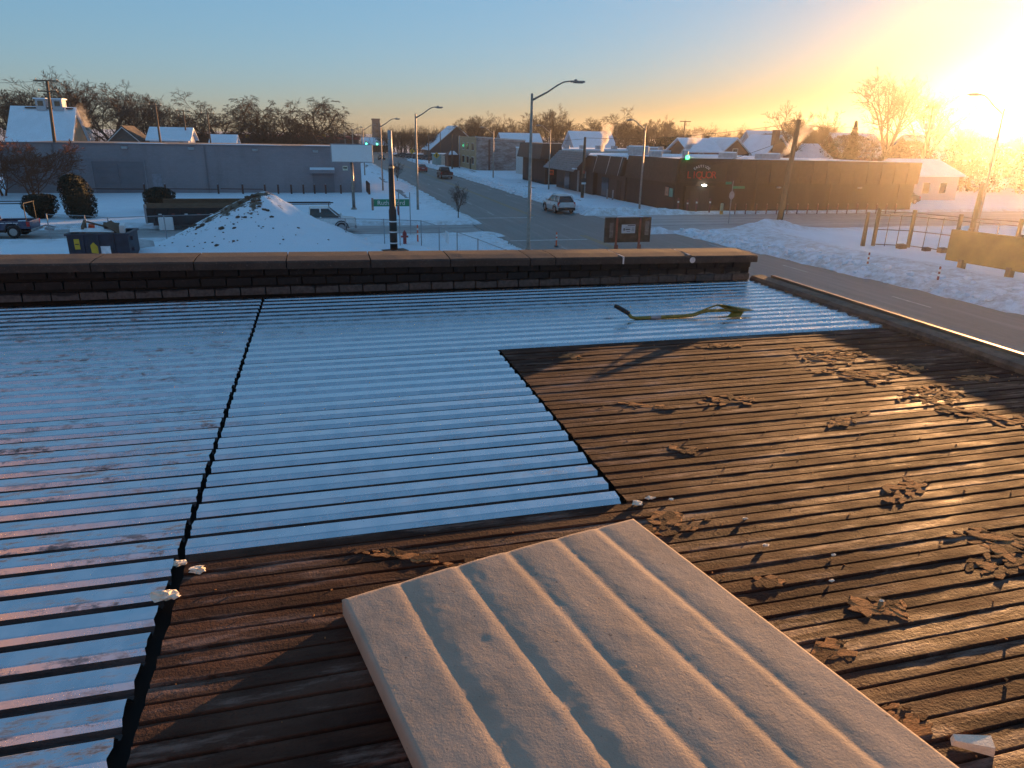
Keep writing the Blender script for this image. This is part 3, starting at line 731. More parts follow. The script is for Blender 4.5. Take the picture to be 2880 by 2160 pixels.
build('door_leaf', MB().box(36.7,67.55,.05,37.75,67.598,2.2), M_dark2, dr); build('door_leaf', MB().box(37.8,67.55,.05,38.85,67.598,2.2), M_dark2, dr)
M_redl = pm('red sign letters', (.50,.035,.018), .5, var=.1)
M_arcl = pm('pale sign letters', (.62,.62,.66), .6, var=.1)
sgn = build('sign_board', MB().box(35.95,67.50,3.16,39.65,67.56,4.85), M_dark, s)
for i, ch in enumerate('LIQUOR'):
    lettering('letter', ch, .98, M_redl, sgn, (36.33+i*.565-48, 67.47-68, 3.72), extrude=.025)
for i, ch in enumerate('EASTSIDE'):
    a = R(128 - i*76/7)
    lettering('letter', ch, .36, M_arcl, sgn, (37.72+1.32*math.cos(a)-48, 67.48-68, 3.42+1.18*math.sin(a)), tilt=R(90)-a, extrude=.02)
for k in range(14):
    x = 40.6+k*1.65; yb = 67.68-(x-35.35)*.0496; build('fascia_batten', MB().box(x-.05,yb-.10,2.97,x+.05,yb-.0,5.22-(x-35)*.006), M_dark2, s)
for x in (44.2,53.0,61.5): build('downpipe', MB().box(x-.06,67.9-(x-35.35)*.0489-.14,.1,x+.06,67.9-(x-35.35)*.0489-.03,2.94), M_dark2, s)
for x in (46.8,56.5):
    ye = 67.9-(x-35.35)*.0489; wl = build('wall_lamp', MB().ext([(ye,2.62),(ye-.26,2.6),(ye-.3,2.5),(ye,2.42)],'x',x-.2,x+.2), M_lamp, s)
gl = build('green_roof_light', MB().lathe([(.02,-.18),(.17,-.15),(.20,0),(.17,.16),(.06,.22)],(35.95,67.45,5.42),12), emit('green lamp', (.03,.85,.12), 3.0), s)
build('light_bracket', MB().tube([(35.95,67.62,5.05),(35.95,67.45,5.1),(35.95,67.45,5.24)], .03, 6), M_dark2, gl)
dl = build('door_lamp', MB().lathe([(.05,.10),(.22,.06),(.25,0),(.20,-.06)],(38.1,67.35,2.74),12), emit('white door lamp', (1.0,.93,.75), 6.0), s)
build('lamp_arm', MB().tube([(38.1,67.6,2.95),(38.1,67.35,2.95),(38.1,67.35,2.83)], .03, 6), M_dark2, dl)
for z, y in ((1.99,69.2),(1.92,68.3)):
    ps = build('wall_poster', MB().box(34.90-(y-68)*.0545,y-.35,z-.4,34.96-(y-68)*.0545,y+.35,z+.45), pm('poster orange',(.40,.20,.12),.7,var=.5,scale=2) if y > 69 else pm('poster green',(.10,.30,.24),.7,var=.4,scale=2), s)

def shop(name, label, x0, y0, y1, h, wallm, x1=62):
    t = thing(name, label, 'building', (x0,(y0+y1)/2,0)); build('wall', MB().box(x0,y0,0,x1,y1,h), wallm, t)
    build('roof', MB().box(x0+.2,y0+.2,h+.003,x1-.2,y1-.2,h+.10), M_roofsnow, t); return t
t = shop('dark_shop', 'low black shop with plain sloped fascia next to the liquor store', 34.5, 79.2, 88.2, 4.8, M_dark2)
build('mansard', MB().ext([(34.5,2.95),(33.75,2.95),(34.30,5.05),(34.5,5.05)],'y',79.25,88.15), M_dark3, t)
for y in (79.9,83.6,87.9): build('batten', MB().hexa([(33.70,y,2.95),(33.75,y+.14,2.95),(33.77,y+.14,2.95),(33.76,y,2.95),(34.25,y,5.1),(34.25,y+.14,5.1),(34.32,y+.14,5.1),(34.32,y,5.1)]), M_lamp, t)
build('doorway', MB().box(34.42,84.2,0,34.47,86.4,2.5), M_glass, t); build('side_door', MB().box(34.42,80.3,0,34.47,81.6,2.4), M_dark, t)
t = shop('awning_shop', 'dark shop under a broad pale corrugated awning across the road', 34.0, 88.4, 103.5, 4.9, M_dark2)
aw = build('awning', MB().hexa([(31.6,89.3,3.0),(31.55,89.3,2.94),(31.55,102.6,2.94),(31.6,102.6,3.0),(33.95,89.6,5.35),(33.90,89.6,5.28),(33.90,102.4,5.28),(33.95,102.4,5.35)]), M_corr, t)
for i in range(9):
    k = (i+.5)/9; x = 31.55+2.3*k; z = 2.99+2.34*k; build('awning_rib', MB().obox((x-.02,95.95,z+.03),(.13,13.0-.6*k,.05),0,0,R(-45)), M_corr, aw)
build('awning_snow', MB().box(31.7,89.4,3.22,32.1,90.3,3.36), M_roofsnow, aw)
for y in (91,93.5): build('shop_pillar', MB().box(33.8,y,0,33.97,y+.35,2.9), M_lamp, t)
build('doorway', MB().box(33.92,97.5,0,33.97,99.6,2.5), M_glass, t)
t = shop('two_step_shop', 'black end shop with overhanging mansard and an orange notice on its side', 33.6, 108, 121, 4.3, M_dark, 50)
build('mansard', MB().hexa([(32.5,107.4,3.9),(36.2,107.4,3.9),(36.2,121,3.9),(32.5,121,3.9),(33.1,107.9,6.15),(36.0,107.9,6.15),(36.0,121,6.15),(33.1,121,6.15)]), M_dark2, t)
build('roof_trim', MB().box(33.0,107.85,6.154,36.1,108.1,6.26), M_trim, t)
po = build('orange_notice', MB().box(34.2,107.93,1.55,34.95,107.98,2.3), pm('orange notice', (.70,.10,.03), .6), t)
build('notice_print', MB().box(34.3,107.915,1.9,34.8,107.927,2.1), M_dark2, po)
t = thing('white_flat_building', 'low white flat-roofed building behind the dark shops', 'building', (52,135,0))
build('wall', MB().box(38,126,0,66,142,4.9), M_trim, t); build('roof', MB().box(37.9,125.9,4.903,66.1,142.1,5.15), M_roofsnow, t)
for x in np.arange(40,64,3.1): build('roof_vent', MB().bbox(x,127,5.155,x+.9,128.1,5.75,.06), M_lamp, t)
# roof clutter of the shops
for i, (x, y, z, a, b_, c, lab) in enumerate([(41,92,5.0,2.2,2,1.1,'grey rooftop unit on the awning shop'),(45,99,5.0,3,2,.9,'wide rooftop unit at the back of the awning shop'),(40,84,4.9,1.3,1.2,.8,'small rooftop unit on the plain black shop'),(44,74,5.1,1.6,1.4,.7,'squat rooftop unit on the liquor store'),(50,76,5.1,2.6,1.4,.6,'long rooftop unit on the liquor store'),(38.5,73,5.1,.5,.5,.9,'thin roof vent near the green light')]):
    t = thing('rooftop_unit', lab, 'rooftop unit', (x,y,z+.02), group='rooftop units on the shops'); build('casing', MB().bbox(x,y,z+.0,x+a,y+b_,z+c,.06), M_lamp, t); build('top_snow', MB().bbox(x+.05,y+.05,z+c+.003,x+a-.05,y+b_-.05,z+c+.12,.03), M_roofsnow, t)

# --- brick building with a tan street front
M_pbrick = None
def mat_pbrick():
    m, nt, b = new_mat('peeling painted brick')
    f = tex(nt, .9, 7, .75, stretch=(.6,1,1.6)); g_ = tex(nt, 3.5, 6, .7, stretch=(.4,1,2))
    c = ramp(nt, f, [(.35,(.17,.10,.085)),(.5,(.26,.20,.185)),(.62,(.36,.33,.32))]); c = mixc(nt, ramp(nt, g_, [(.5,0.0),(.66,.6)]), c, (.40,.385,.385))
    nt.links.new(c, b.inputs['Base Color']); b.inputs['Roughness'].default_value = .9; return m
M_pbrick = mat_pbrick(); M_tan = pm('tan brick front', (.36,.27,.16), .85, var=.2, scale=2)
t = thing('brick_apartment_building', 'two-storey building with tan street front and peeling brick side wall', 'building', (37,158,0))
build('wall', MB().hexa([(32,152,0),(42.6,152,0),(42.6,172,0),(32,172,0),(32,152,6.7),(42.6,152,6.2),(42.6,172,6.2),(32,172,6.7)]), M_pbrick, t)
build('street_front', MB().box(31.85,152,0,31.997,172,6.85), M_tan, t)
for y in (153.5,159,164):
    for z in (1.2,4.0):
        w = build('window', MB().box(31.80,y,z,31.848,y+2.6,z+1.6), M_trim, t); build('pane', MB().box(31.775,y+.12,z+.12,31.798,y+1.24,z+1.48), M_glass, w); build('pane', MB().box(31.775,y+1.36,z+.12,31.798,y+2.48,z+1.48), M_glass, w)
build('door', MB().box(31.79,156.8,0,31.848,158.2,2.3), M_dark, t); build('brick_pier', MB().box(34.6,151.9,0,35.0,151.998,6.3), pm('red brown brick',(.16,.085,.07),.9), t)
build('coping', MB().hexa([(31.8,151.88,6.72),(42.7,151.88,6.22),(42.7,152.3,6.22),(31.8,152.3,6.72),(31.8,151.88,6.9),(42.7,151.88,6.4),(42.7,152.3,6.4),(31.8,152.3,6.9)]), M_trim, t)
# --- small pavilion and sheds beyond
M_redb = mat_block('red brown brick', (.13,.062,.048), .24, .085, 1.3, .2)
t = thing('brick_kiosk', 'small brick kiosk with snowy pyramid roof along the far pavement', 'building', (30,171,0))
build('wall', MB().box(28.8,169,0,31.4,173,2.5), M_redb, t); build('roof', MB().rings([[(28.4,168.6,2.5),(31.8,168.6,2.5),(31.8,173.4,2.5),(28.4,173.4,2.5)],[(29.9,170.6,3.6),(30.3,170.6,3.6),(30.3,171.4,3.6),(29.9,171.4,3.6)]]), M_redb, t)
build('roof_snow', MB().hexa([(29.0,168.8,2.78),(31.2,168.8,2.78),(30.6,170.3,3.5),(29.7,170.3,3.5),(29.0,168.78,2.86),(31.2,168.78,2.86),(30.6,170.28,3.58),(29.7,170.28,3.58)]), M_roofsnow, t)
t = thing('green_shed', 'pale green shed beside the far brick kiosk', 'shed', (28.6,178,0))
build('wall', MB().box(27.4,177,0,28.6,184,2.6), pm('pale green paint',(.22,.34,.33),.8), t); build('front', MB().box(28.6,177,0,31,184,2.5), pm('cream paint',(.50,.48,.40),.8), t); build('roof', MB().box(27.2,176.8,2.603,31.2,184.2,2.75), M_roofsnow, t)

# --- pitched houses
def house(name, label, x0, x1, y0, y1, eave, ridge, wallm, axis='x', snow=True, ov=.5, wins=(), chim=None, roofm=None):
    t = thing(name, label, 'house', ((x0+x1)/2,(y0+y1)/2,0))
    build('wall', MB().box(x0,y0,0,x1,y1,eave), wallm, t)
    rm = M_roofsnow if snow else (roofm or M_dark3)
    if axis == 'x':
        ym_ = (y0+y1)/2
        build('gable', MB().ext([(y0,eave+.002),(y1,eave+.002),(ym_,ridge-.05)],'x',x0+.02,x1-.02), wallm, t)
        s_ = (ridge-eave)/(ym_-y0); e = .22
        rf = build('roof', MB().ext([(y0-ov,eave-ov*s_),(ym_,ridge),(y1+ov,eave-ov*s_),(y1+ov,eave-ov*s_+e),(ym_,ridge+e),(y0-ov,eave-ov*s_+e)],'x',x0-ov,x1+ov), rm, t)
        build('barge_board', MB().ext([(y0-ov,eave-ov*s_-.16),(ym_,ridge-.16),(y1+ov,eave-ov*s_-.16),(y1+ov,eave-ov*s_+.02),(ym_,ridge+.02),(y0-ov,eave-ov*s_+.02)],'x',x1+ov+.002,x1+ov+.06), M_trim, rf)
    else:
        xm = (x0+x1)/2
        build('gable', MB().ext([(x0,eave+.002),(x1,eave+.002),(xm,ridge-.05)],'y',y0+.02,y1-.02), wallm, t)
        s_ = (ridge-eave)/(xm-x0); e = .22
        rf = build('roof', MB().ext([(x0-ov,eave-ov*s_),(xm,ridge),(x1+ov,eave-ov*s_),(x1+ov,eave-ov*s_+e),(xm,ridge+e),(x0-ov,eave-ov*s_+e)],'y',y0-ov,y1+ov), rm, t)
        build('barge_board', MB().ext([(x0-ov,eave-ov*s_-.16),(xm,ridge-.16),(x1+ov,eave-ov*s_-.16),(x1+ov,eave-ov*s_+.02),(xm,ridge+.02),(x0-ov,eave-ov*s_+.02)],'y',y0-ov-.06,y0-ov-.002), M_trim, rf)
    for (x, z, w, h) in wins:
        wn = build('window', MB().box(x-w/2-.1,y0-.06,z-.1,x+w/2+.1,y0-.002,z+h+.1), M_trim, t); build('pane', MB().box(x-w/2,y0-.085,z,x+w/2,y0-.062,z+h), M_glass, wn)
    if chim:
        cx, cy, cz, cw = chim; c_ = build('chimney', MB().box(cx-cw/2,cy-cw/2,eave,cx+cw/2,cy+cw/2,cz), M_redb, rf); build('chimney_cap', MB().box(cx-cw/2-.08,cy-cw/2-.08,cz+.002,cx+cw/2+.08,cy+cw/2+.08,cz+.14), M_trim, c_) if False else None
    return t, rf
M_shing = pm('tan shingle siding', (.34,.21,.12), .9, var=.3, scale=3, stretch=(1,1,5), bmp=.4)
M_sid = pm('pale clapboard', (.42,.43,.46), .85, var=.1, scale=2, stretch=(1,1,8))
t, rf = house('gable_house', 'large house with a steep snowy roof and twin dormers behind the grey building', -53,-43.3,149.8,160.4,4.9,10.45,M_shing,'x',wins=((-48,1.5,1.2,1.6),(-45.3,1.5,1.2,1.6)))
for x in (-48.3,-45.6):
    d = build('dormer', MB().box(x-.8,154.2,10.0,x+.8,156.6,11.9), M_sid, t); build('dormer_window', MB().box(x-.45,154.15,10.75,x+.45,154.198,11.6), M_glass, d); build('dormer_roof', MB().box(x-1.0,153.9,11.903,x+1.0,156.8,12.1), M_roofsnow, d)
for x, w in ((-50.2,1.6),(-46.9,2.0),(-43.9,.9)): build('bare_shingle', MB().ext([(x-w/2,154.4),(x+w/2,154.4),(x+w/2+.2,155.0),(x-w/2-.2,155.0)],'z',10.3,10.52), M_dark3, rf)
house('gable_house', 'small white house with snowy roof beyond the grey building roof', -28.0,-21.8,139,147,5.5,7.3,M_sid,'x',wins=((-26,4.3,.7,.8),(-23,4.3,.7,.8)))
house('gable_house', 'dark house front with sagging porch left of the small white house', -34.5,-30.2,141,149,5.4,7.4,pm('weathered dark siding',(.10,.085,.075),.9),'y',snow=False)
house('gable_house', 'small house with snowy roof far behind the oak trees', -19.5,-15.5,150,157,4.9,6.2,M_sid,'x')
house('gable_house', 'snow-roofed house with steam rising beside it, above the liquor store', 63.6,69.6,119,127,5.2,7.2,M_redb,'x',wins=((66,3.6,.9,1.2),))
house('gable_house', 'twin-gabled brick house just right of the steaming house', 71.0,76.9,121,130,4.9,7.4,M_redb,'y',wins=((74,4.4,.9,1.2),))
t, rf = house('gable_house', 'dark brick house with a tall chimney above the liquor store roof', 77.6,83.0,117,126,4.9,8.0,M_redb,'y')
build('chimney', MB().box(78.7,116.3,4,79.7,117.2,9.0), M_redb, rf)
house('gable_house', 'low house with snowy roof right of the tall-chimney house', 84.5,92,118,127,4.4,6.6,M_redb,'x')
house('gable_house', 'pale house with hipped snowy roof glowing at the right edge of the dark store', 74.9,82.3,79,88,3.3,5.0,M_sid,'x',wins=((77.2,1.0,1.0,1.3),(79.9,1.0,1.0,1.3)))
house('gable_house', 'steep dark church-like gable behind the far pavement trees', 33.5,50,228,244,2.8,9.6,pm('slate dark',(.045,.045,.05),.8),'y')
house('gable_house', 'low house with long snowy roof at the far end of the road', 17.5,27,300,312,2.7,5.3,M_redb,'x')
for i, (x, y, w, h, lab) in enumerate([(58,150,9,8.2,'house with snowy roof behind the white flat building'),(46,165,9,7.6,'snowy-roofed house behind the brick apartment building'),(96,140,10,9,'snow-roofed house deep among the right-hand trees'),(112,112,11,8.5,'snow-roofed house in the golden glow at right'),(122,92,12,8.8,'dark house under the low sun at right'),(108,128,10,8.8,'house half hidden by trees behind the glowing house'),(130,74,11,8.5,'farthest house at the right edge under the sun')]):
    house('gable_house', lab, x-w/2, x+w/2, y, y+9, 4.6, h, M_redb if i % 2 else M_sid, 'x')
# --- long red-brown store and tower far away
t = thing('long_brick_store', 'long low brown brick store with red fascia behind the spreading trees', 'building', (-8,232,0))
build('wall', MB().box(-38,230,0,12,260,5.2), pm('brown store brick',(.075,.05,.045),.9), t); build('red_fascia', MB().box(-38.1,229.9,5.203,12.1,260,6.1), pm('dull red fascia',(.22,.04,.035),.8), t)
t = thing('stone_tower', 'square dark stone tower rising at the end of the road', 'tower', (32,424,0))
build('shaft', MB().rings([[(29.7,420,0),(34.1,420,0),(34.1,428,0),(29.7,428,0)],[(30,420.3,14),(33.8,420.3,14),(33.8,427.7,14),(30,427.7,14)]]), pm('dark stone',(.075,.075,.085),.9,var=.3,scale=.6), t)
build('battlement', MB().box(29.7,420,14.003,34.1,428,14.7), pm('dark stone trim',(.06,.06,.07),.9), t)
for z in (7.5,10.5): build('belfry_opening', MB().box(31.2,420.05,z,32.6,420.2,z+1.8), M_glass, t)
# ================================================================== poles, signs, fences, street furniture
M_pole = pm('weathered wood pole', (.105,.075,.052), .9, var=.35, scale=3, stretch=(6,6,.5), bmp=.4)
M_steel = pm('dull dark steel pole', (.27,.24,.21), .42, metal=.9, var=.3, scale=3)
M_galvp = pm('galvanized post', (.30,.31,.33), .5, metal=.6, var=.2, scale=5)
M_head = pm('grey lamp head', (.20,.21,.22), .5)
M_wire = pm('black cable', (.02,.02,.02), .6)
M_green = pm('green street sign', (.012,.22,.12), .5, var=.1)
M_red = pm('red enamel', (.30,.012,.012), .4, var=.15, scale=6)
M_redw = pm('faded red steel', (.28,.075,.055), .7, var=.3, scale=4)
M_orange = pm('orange plastic', (.75,.11,.03), .5, var=.1)
M_wtape = pm('white band', (.70,.72,.74), .6)
M_yel2 = pm('yellow sign', (.55,.36,.02), .5, var=.1)
M_board = pm('weathered dark plywood', (.030,.024,.018), .85, var=.6, scale=1.6, bmp=.3, col2=(.06,.05,.042))
M_paper = pm('printed notice paper', (.55,.56,.58), .7, var=.06)
M_ink = pm('dark print', (.03,.03,.035), .8)

def street_lamp(label, x, y, h, ax, ah, r=.11, ay=0.0, rod=M_steel):
    t = thing('street_lamp', label, 'street lamp', (x,y,0), group='street lamps')
    build('pole', MB().lathe([(r*1.5,0),(r*1.5,.12),(r,.16),(r*.62,h),(r*.3,h+.06)],(x,y,0),10), rod, t, smooth=True)
    build('base_plate', MB().box(x-r*2.2,y-r*2.2,0,x+r*2.2,y+r*2.2,.05), M_galvp, t)
    pts = [(x,y,h-.35),(x+ax*.30,y+ay*.3,h-.35+(ah-h+.35)*.42),(x+ax*.50,y+ay*.5,h-.35+(ah-h+.35)*.78),(x+ax*.62,y+ay*.62,ah-.06),(x+ax*.74,y+ay*.74,ah),(x+ax*.82,y+ay*.82,ah)]
    build('arm', MB().tube(pts, [.065,.055,.05,.045,.042,.04], 7), rod, t, smooth=True)
    hd = build('lamp_head', MB().obox((x+ax*.90,y+ay*.9,ah-.01),(abs(ax)*.22+.15,.30,.11)).obox((x+ax*.86,y+ay*.86,ah+.08),(.14,.14,.09)), M_head, t)
    build('lens', MB().obox((x+ax*.91,y+ay*.9,ah-.085),(abs(ax)*.14+.1,.22,.04)), M_glass, hd); return t
street_lamp('tallest street lamp, its arm reaching right over the road beyond the parapet', 13.1,45.4,9.65,3.3,10.48,.13)
street_lamp('street lamp between the white sign and the parked road traffic', 9.1,71.2,8.95,2.5,9.62,.12)
street_lamp('thin street lamp just right of the grey building corner', 7.8,96.3,8.3,2.4,8.95,.11)
street_lamp('street lamp partly behind the white blank sign', 7.6,131.6,7.9,2.4,8.5,.11)
street_lamp('small far street lamp left of the stone tower', 7.6,172,7.8,2.3,8.4,.11)
street_lamp('farthest small street lamp left of the tower', 7.4,215,7.4,2.3,8.0,.11)
street_lamp('street lamp standing before the liquor store side wall', 32.1,69.6,8.35,-2.0,8.9,.11)
street_lamp('street lamp before the corrugated awning', 31.0,97.8,8.0,-2.0,8.6,.11)
street_lamp('street lamp against the peeling brick wall', 27.7,118,7.75,-2.2,8.4,.12)
street_lamp('street lamp glowing at the right edge near the sun, arm pointing left', 47.4,43,9.6,-3.2,10.5,.11)

def plain_pole(name, label, x, y, h, r=.14, lean=(0,0), bands=False, mat=M_pole, grp='plain poles'):
    t = thing(name, label, 'pole', (x,y,0), group=grp)
    build('shaft', MB().tube([(x,y,-.1),(x+lean[0]*.5,y+lean[1]*.5,h*.5),(x+lean[0],y+lean[1],h)], [r*1.2,r,r*.8], 10), mat, t, smooth=True); return t
t = thing('utility_pole', 'dark pole with pale upper half and white bands beside the fire hydrant', 'pole', (4.25,45.8,0))
build('lower_shaft', MB().lathe([(.24,-.1),(.24,2.6),(.20,2.75),(.16,5.3)],(4.25,45.8,0),12), pm('black pole paint', (.016,.014,.013), .6), t, smooth=True)
build('upper_shaft', MB().lathe([(.135,5.3),(.12,7.35),(.04,7.38)],(4.25,45.8,0),10), M_galvp, t, smooth=True)
for z in (.55,1.25,1.9): build('band', MB().lathe([(.246,z),(.246,z+.07)],(4.25,45.8,0),12), M_wtape, t)
build('clamp', MB().lathe([(.19,5.16),(.19,5.28)],(4.25,45.8,0),12), M_steel, t)
build('base_slab', MB().obox((4.3,45.6,.12),(1.5,.9,.10),.3), M_board, t)
plain_pole('utility_pole','leaning wooden pole in front of the liquor store right half', 37.3,52.9,8.85,.22,(.55,0))
plain_pole('utility_pole','short wooden pole lit orange beside the brick kiosk', 27.9,158,7.2,.15)
plain_pole('utility_pole','thin wooden pole left of the brick kiosk', 26.9,186,6.9,.14)
plain_pole('utility_pole','grey far pole behind the yellow crossing sign', 31.5,196,7.6,.13)
plain_pole('utility_pole','grey pole just right of the orange-lit short pole', 30.3,162,7.0,.12, mat=M_galvp)
def cross_pole(label, x, y, h, arms, r=.17, lean=0.0, transf=False):
    t = thing('utility_pole', label, 'pole', (x,y,0), group='poles with crossarms')
    build('shaft', MB().tube([(x,y,0),(x+lean,y,h)], [r*1.15,r*.8], 9), M_pole, t, smooth=True)
    for z, w in arms:
        a = build('crossarm', MB().box(x+lean*z/h-w/2,y-.24,z-.07,x+lean*z/h+w/2,y-.12,z+.07), M_pole, t)
        build('insulator', MB().lathe([(.05,0),(.07,.06),(.04,.16)],(x+lean*z/h-w*.42,y-.18,z+.072),6).lathe([(.05,0),(.07,.06),(.04,.16)],(x+lean*z/h+w*.42,y-.18,z+.072),6), M_galvp, a)
    if transf:
        for dx in (-.55,.55): build('transformer', MB().lathe([(.26,0),(.30,.08),(.30,.85),(.22,.95)],(x+dx+lean*.75,y,h-3.4),10), M_lamp, t)
    return t
cross_pole('tall leaning utility pole with crossarms left of the grey building', -30.9,100,12.3,((12.25,2.6),(11.1,2.2)),.19,.7)
cross_pole('orange-lit utility pole above the small white house', -24.6,130,11.0,((10.7,2.0),),.17)
cross_pole('second thin pole with crossarm above the small white house', -22.5,142,10.4,((10.2,2.4),(9.4,2.0)),.14)
cross_pole('third thin pole with crossarm right of the small white house', -19.4,148,10.2,((10.0,2.4),),.14)
cross_pole('utility pole with twin transformers among the golden trees', 86.3,90,12.5,((12.2,3.2),(11.0,2.2)),.2,0,True)
cross_pole('far pole with crossarm between the houses above the liquor store', 78.5,150,11.0,((10.8,2.6),),.15)
cross_pole('far crossarm pole left of the steaming house', 62.5,150,10.2,((10.0,2.6),),.15)
for i, (x, y, h) in enumerate([(-17,196,6.3),(1.5,196,6.6)]):
    t = thing('parking_sign_pole', ['small square sign on a pole before the oak trees','thin post with a small sign between the oak trees'][i], 'sign', (x,y,0)); build('post', MB().tube([(x,y,0),(x,y,h)], .09, 6), M_pole, t); build('panel', MB().box(x-.5,y-.12,h-.7,x+.5,y-.09,h), M_yel2, t)
# overhead wires
for i, (a, b_, sag, lab) in enumerate([((-30.3,100,12.3),(-24.6,130,10.8),.5,'wire from the leaning pole to the orange-lit pole'),((-24.6,130,10.7),(-22.5,142,10.3),.2,'short wire between the poles above the white house'),((-30.3,100,12.2),(-75,96,12.0),.9,'wire running left out of the picture'),((35.2,67.5,4.0),(37.8,52.9,7.6),.3,'service wire from the liquor store to the leaning pole'),((37.8,52.9,8.6),(31.0,84,7.1),.5,'long wire from the leaning pole to the pole before the shops'),((31.0,84,7.0),(28,157.6,7.1),.9,'long wire along the far pavement towards the kiosk'),((37.8,52.9,8.5),(86.3,90,12.1),1.2,'wire from the leaning pole to the transformer pole')]):
    pts = [(a[0]+(b_[0]-a[0])*k/10, a[1]+(b_[1]-a[1])*k/10, a[2]+(b_[2]-a[2])*k/10 - sag*4*(k/10)*(1-k/10)) for k in range(11)]
    tag(build('overhead_wire', MB().tube(pts, .018, 4), M_wire), lab, 'wire')

# --- white blank sign on a pole
t = thing('pole_sign', 'blank white rectangular sign on a dark pole before the grey building', 'sign', (2.95,71.7,0))
build('post', MB().tube([(2.95,71.9,0),(2.95,71.9,4.7)], [.16,.14], 10), M_steel, t, smooth=True)
build('footing', MB().lathe([(.45,0),(.30,.16),(.18,.32)],(2.95,71.9,0),10), M_steel, t)
pn = build('cabinet', MB().bbox(1.08,71.55,4.50,4.98,71.95,6.17,.03), M_galvp, t); build('face', MB().box(1.16,71.52,4.58,4.90,71.548,6.09), M_white, pn)
# --- stop sign with street name, edge on
t = thing('stop_sign', 'red stop sign on a thin post behind the dark banded pole', 'sign', (4.85,47.7,0))
build('post', MB().tube([(4.85,47.7,-.1),(4.85,47.7,3.75)], .035, 6), M_galvp, t)
oc = [(.36*math.cos(R(22.5+45*k)), .36*math.sin(R(22.5+45*k))) for k in range(8)]
st = build('sign_face', MB().rings([[(4.80+.25*a*.8-.03,47.66+a*.92,2.45+b_) for a, b_ in oc],[(4.82+.25*a*.8-.02,47.655+a*.92,2.45+b_) for a, b_ in oc]]), M_red, t)
lettering('stop_lettering','STOP',.24,M_wtape,st,(-.06,-.045,2.45),R(-78),extrude=.004)
t = thing('street_name_sign', 'green street name sign behind the dark banded pole', 'sign', (6.0,52.6,0))
build('post', MB().tube([(6.15,52.6,-.1),(6.15,52.6,3.2)], .035, 6), M_galvp, t)
b1 = build('blade', MB().box(3.55,52.56,2.22,6.1,52.60,2.72), M_green, t); lettering('street_lettering','Rutherford',.44,M_wtape,b1,(4.8-6.0,-.055,2.46),extrude=.004)
build('end_bracket', MB().box(3.40,52.50,1.95,3.54,52.66,2.80), M_steel, t)
# --- hydrant
t = thing('fire_hydrant', 'red fire hydrant behind the chain-link fence', 'fire hydrant', (5.25,48.5,0))
build('barrel', MB().lathe([(.17,0),(.17,.07),(.115,.09),(.115,.62),(.15,.64),(.15,.70),(.13,.74)],(5.25,48.5,.05),12), M_red, t, smooth=True)
build('bonnet', MB().lathe([(.14,.74),(.13,.82),(.07,.90),(.035,.92),(.035,.98),(.01,.985)],(5.25,48.5,.05),12), M_red, t, smooth=True)
for sx in (-1,1): build('outlet', MB().tube([(5.25+sx*.10,48.5,.60),(5.25+sx*.24,48.5,.60)], [.06,.07], 8), M_red, t)
build('pumper_outlet', MB().tube([(5.25,48.42,.52),(5.25,48.26,.52)], [.085,.09], 8), M_red, t)
# --- delineator posts
def delineator(label, x, y, h=1.05, z0=0.05, red=M_orange):
    t = thing('delineator_post', label, 'traffic post', (x,y,0), group='orange delineator posts')
    build('base', MB().lathe([(.16,0),(.14,.05)],(x,y,z0),8), M_ink, t); build('tube', MB().lathe([(.055,.05),(.05,h),(.02,h+.02)],(x,y,z0),8), red, t)
    for z in (.45,.72): build('reflective_band', MB().lathe([(.056,z*h),(.056,z*h+.12)],(x,y,z0),8), M_wtape, t)
delineator('orange post with white bands beside the fire hydrant', 6.25,49.4,1.2)
delineator('orange post standing in the snow left of the dark billboard', 15.4,46.4,.95)
delineator('slim post stuck in the snowbank across the road, left one', 30.6,34.4,.9,.25,M_redw)
delineator('slim post stuck in the snowbank across the road, right one', 31.0,29.7,.9,.25,M_redw)
# --- back of a roadside billboard with a notice
t = thing('dark_billboard', 'dark plywood billboard on red posts with a white notice, beyond the parapet', 'billboard', (20.1,45.1,0))
build('panel', MB().bbox(18.42,45.15,.42,21.80,45.30,2.10,.02), M_board, t)
for x in (19.25,20.95):
    p_ = build('post', MB().box(x-.06,45.05,-.1,x+.06,45.147,2.06), M_redw, t); build('foot', MB().box(x-.13,44.98,-.1,x+.13,45.045,.28), M_redw, p_)
build('top_snow', MB().tube([(19.3,45.22,2.12),(19.7,45.22,2.15),(20.7,45.22,2.16),(21.2,45.22,2.12)], [.04,.08,.08,.03], 6), M_roofsnow, t)
no = build('notice', MB().box(19.62,45.12,1.04,20.62,45.146,1.62), M_paper, t)
q = MB()
for x0, x1, z0, z1 in ((20.05,20.58,1.53,1.58),(19.75,19.85,1.22,1.38),(19.9,20.25,1.26,1.34),(20.36,20.56,1.42,1.44),(20.36,20.56,1.35,1.37),(20.36,20.56,1.27,1.30),(20.36,20.56,1.18,1.21),(20.0,20.25,1.14,1.17),(19.9,20.3,1.44,1.46)): q.box(x0,45.112,z0,x1,45.118,z1)
build('notice_print', q, M_ink, no)
M_scuff = pm('bare weathered wood',(.16,.15,.145),.9,var=.5,scale=4)
for x0, z0, x1, z1 in ((18.75,.75,19.02,1.75),(21.35,.9,21.65,1.85)): build('scuff_patch', MB().box(x0,45.135,z0,x1,45.147,z1), M_scuff, t)
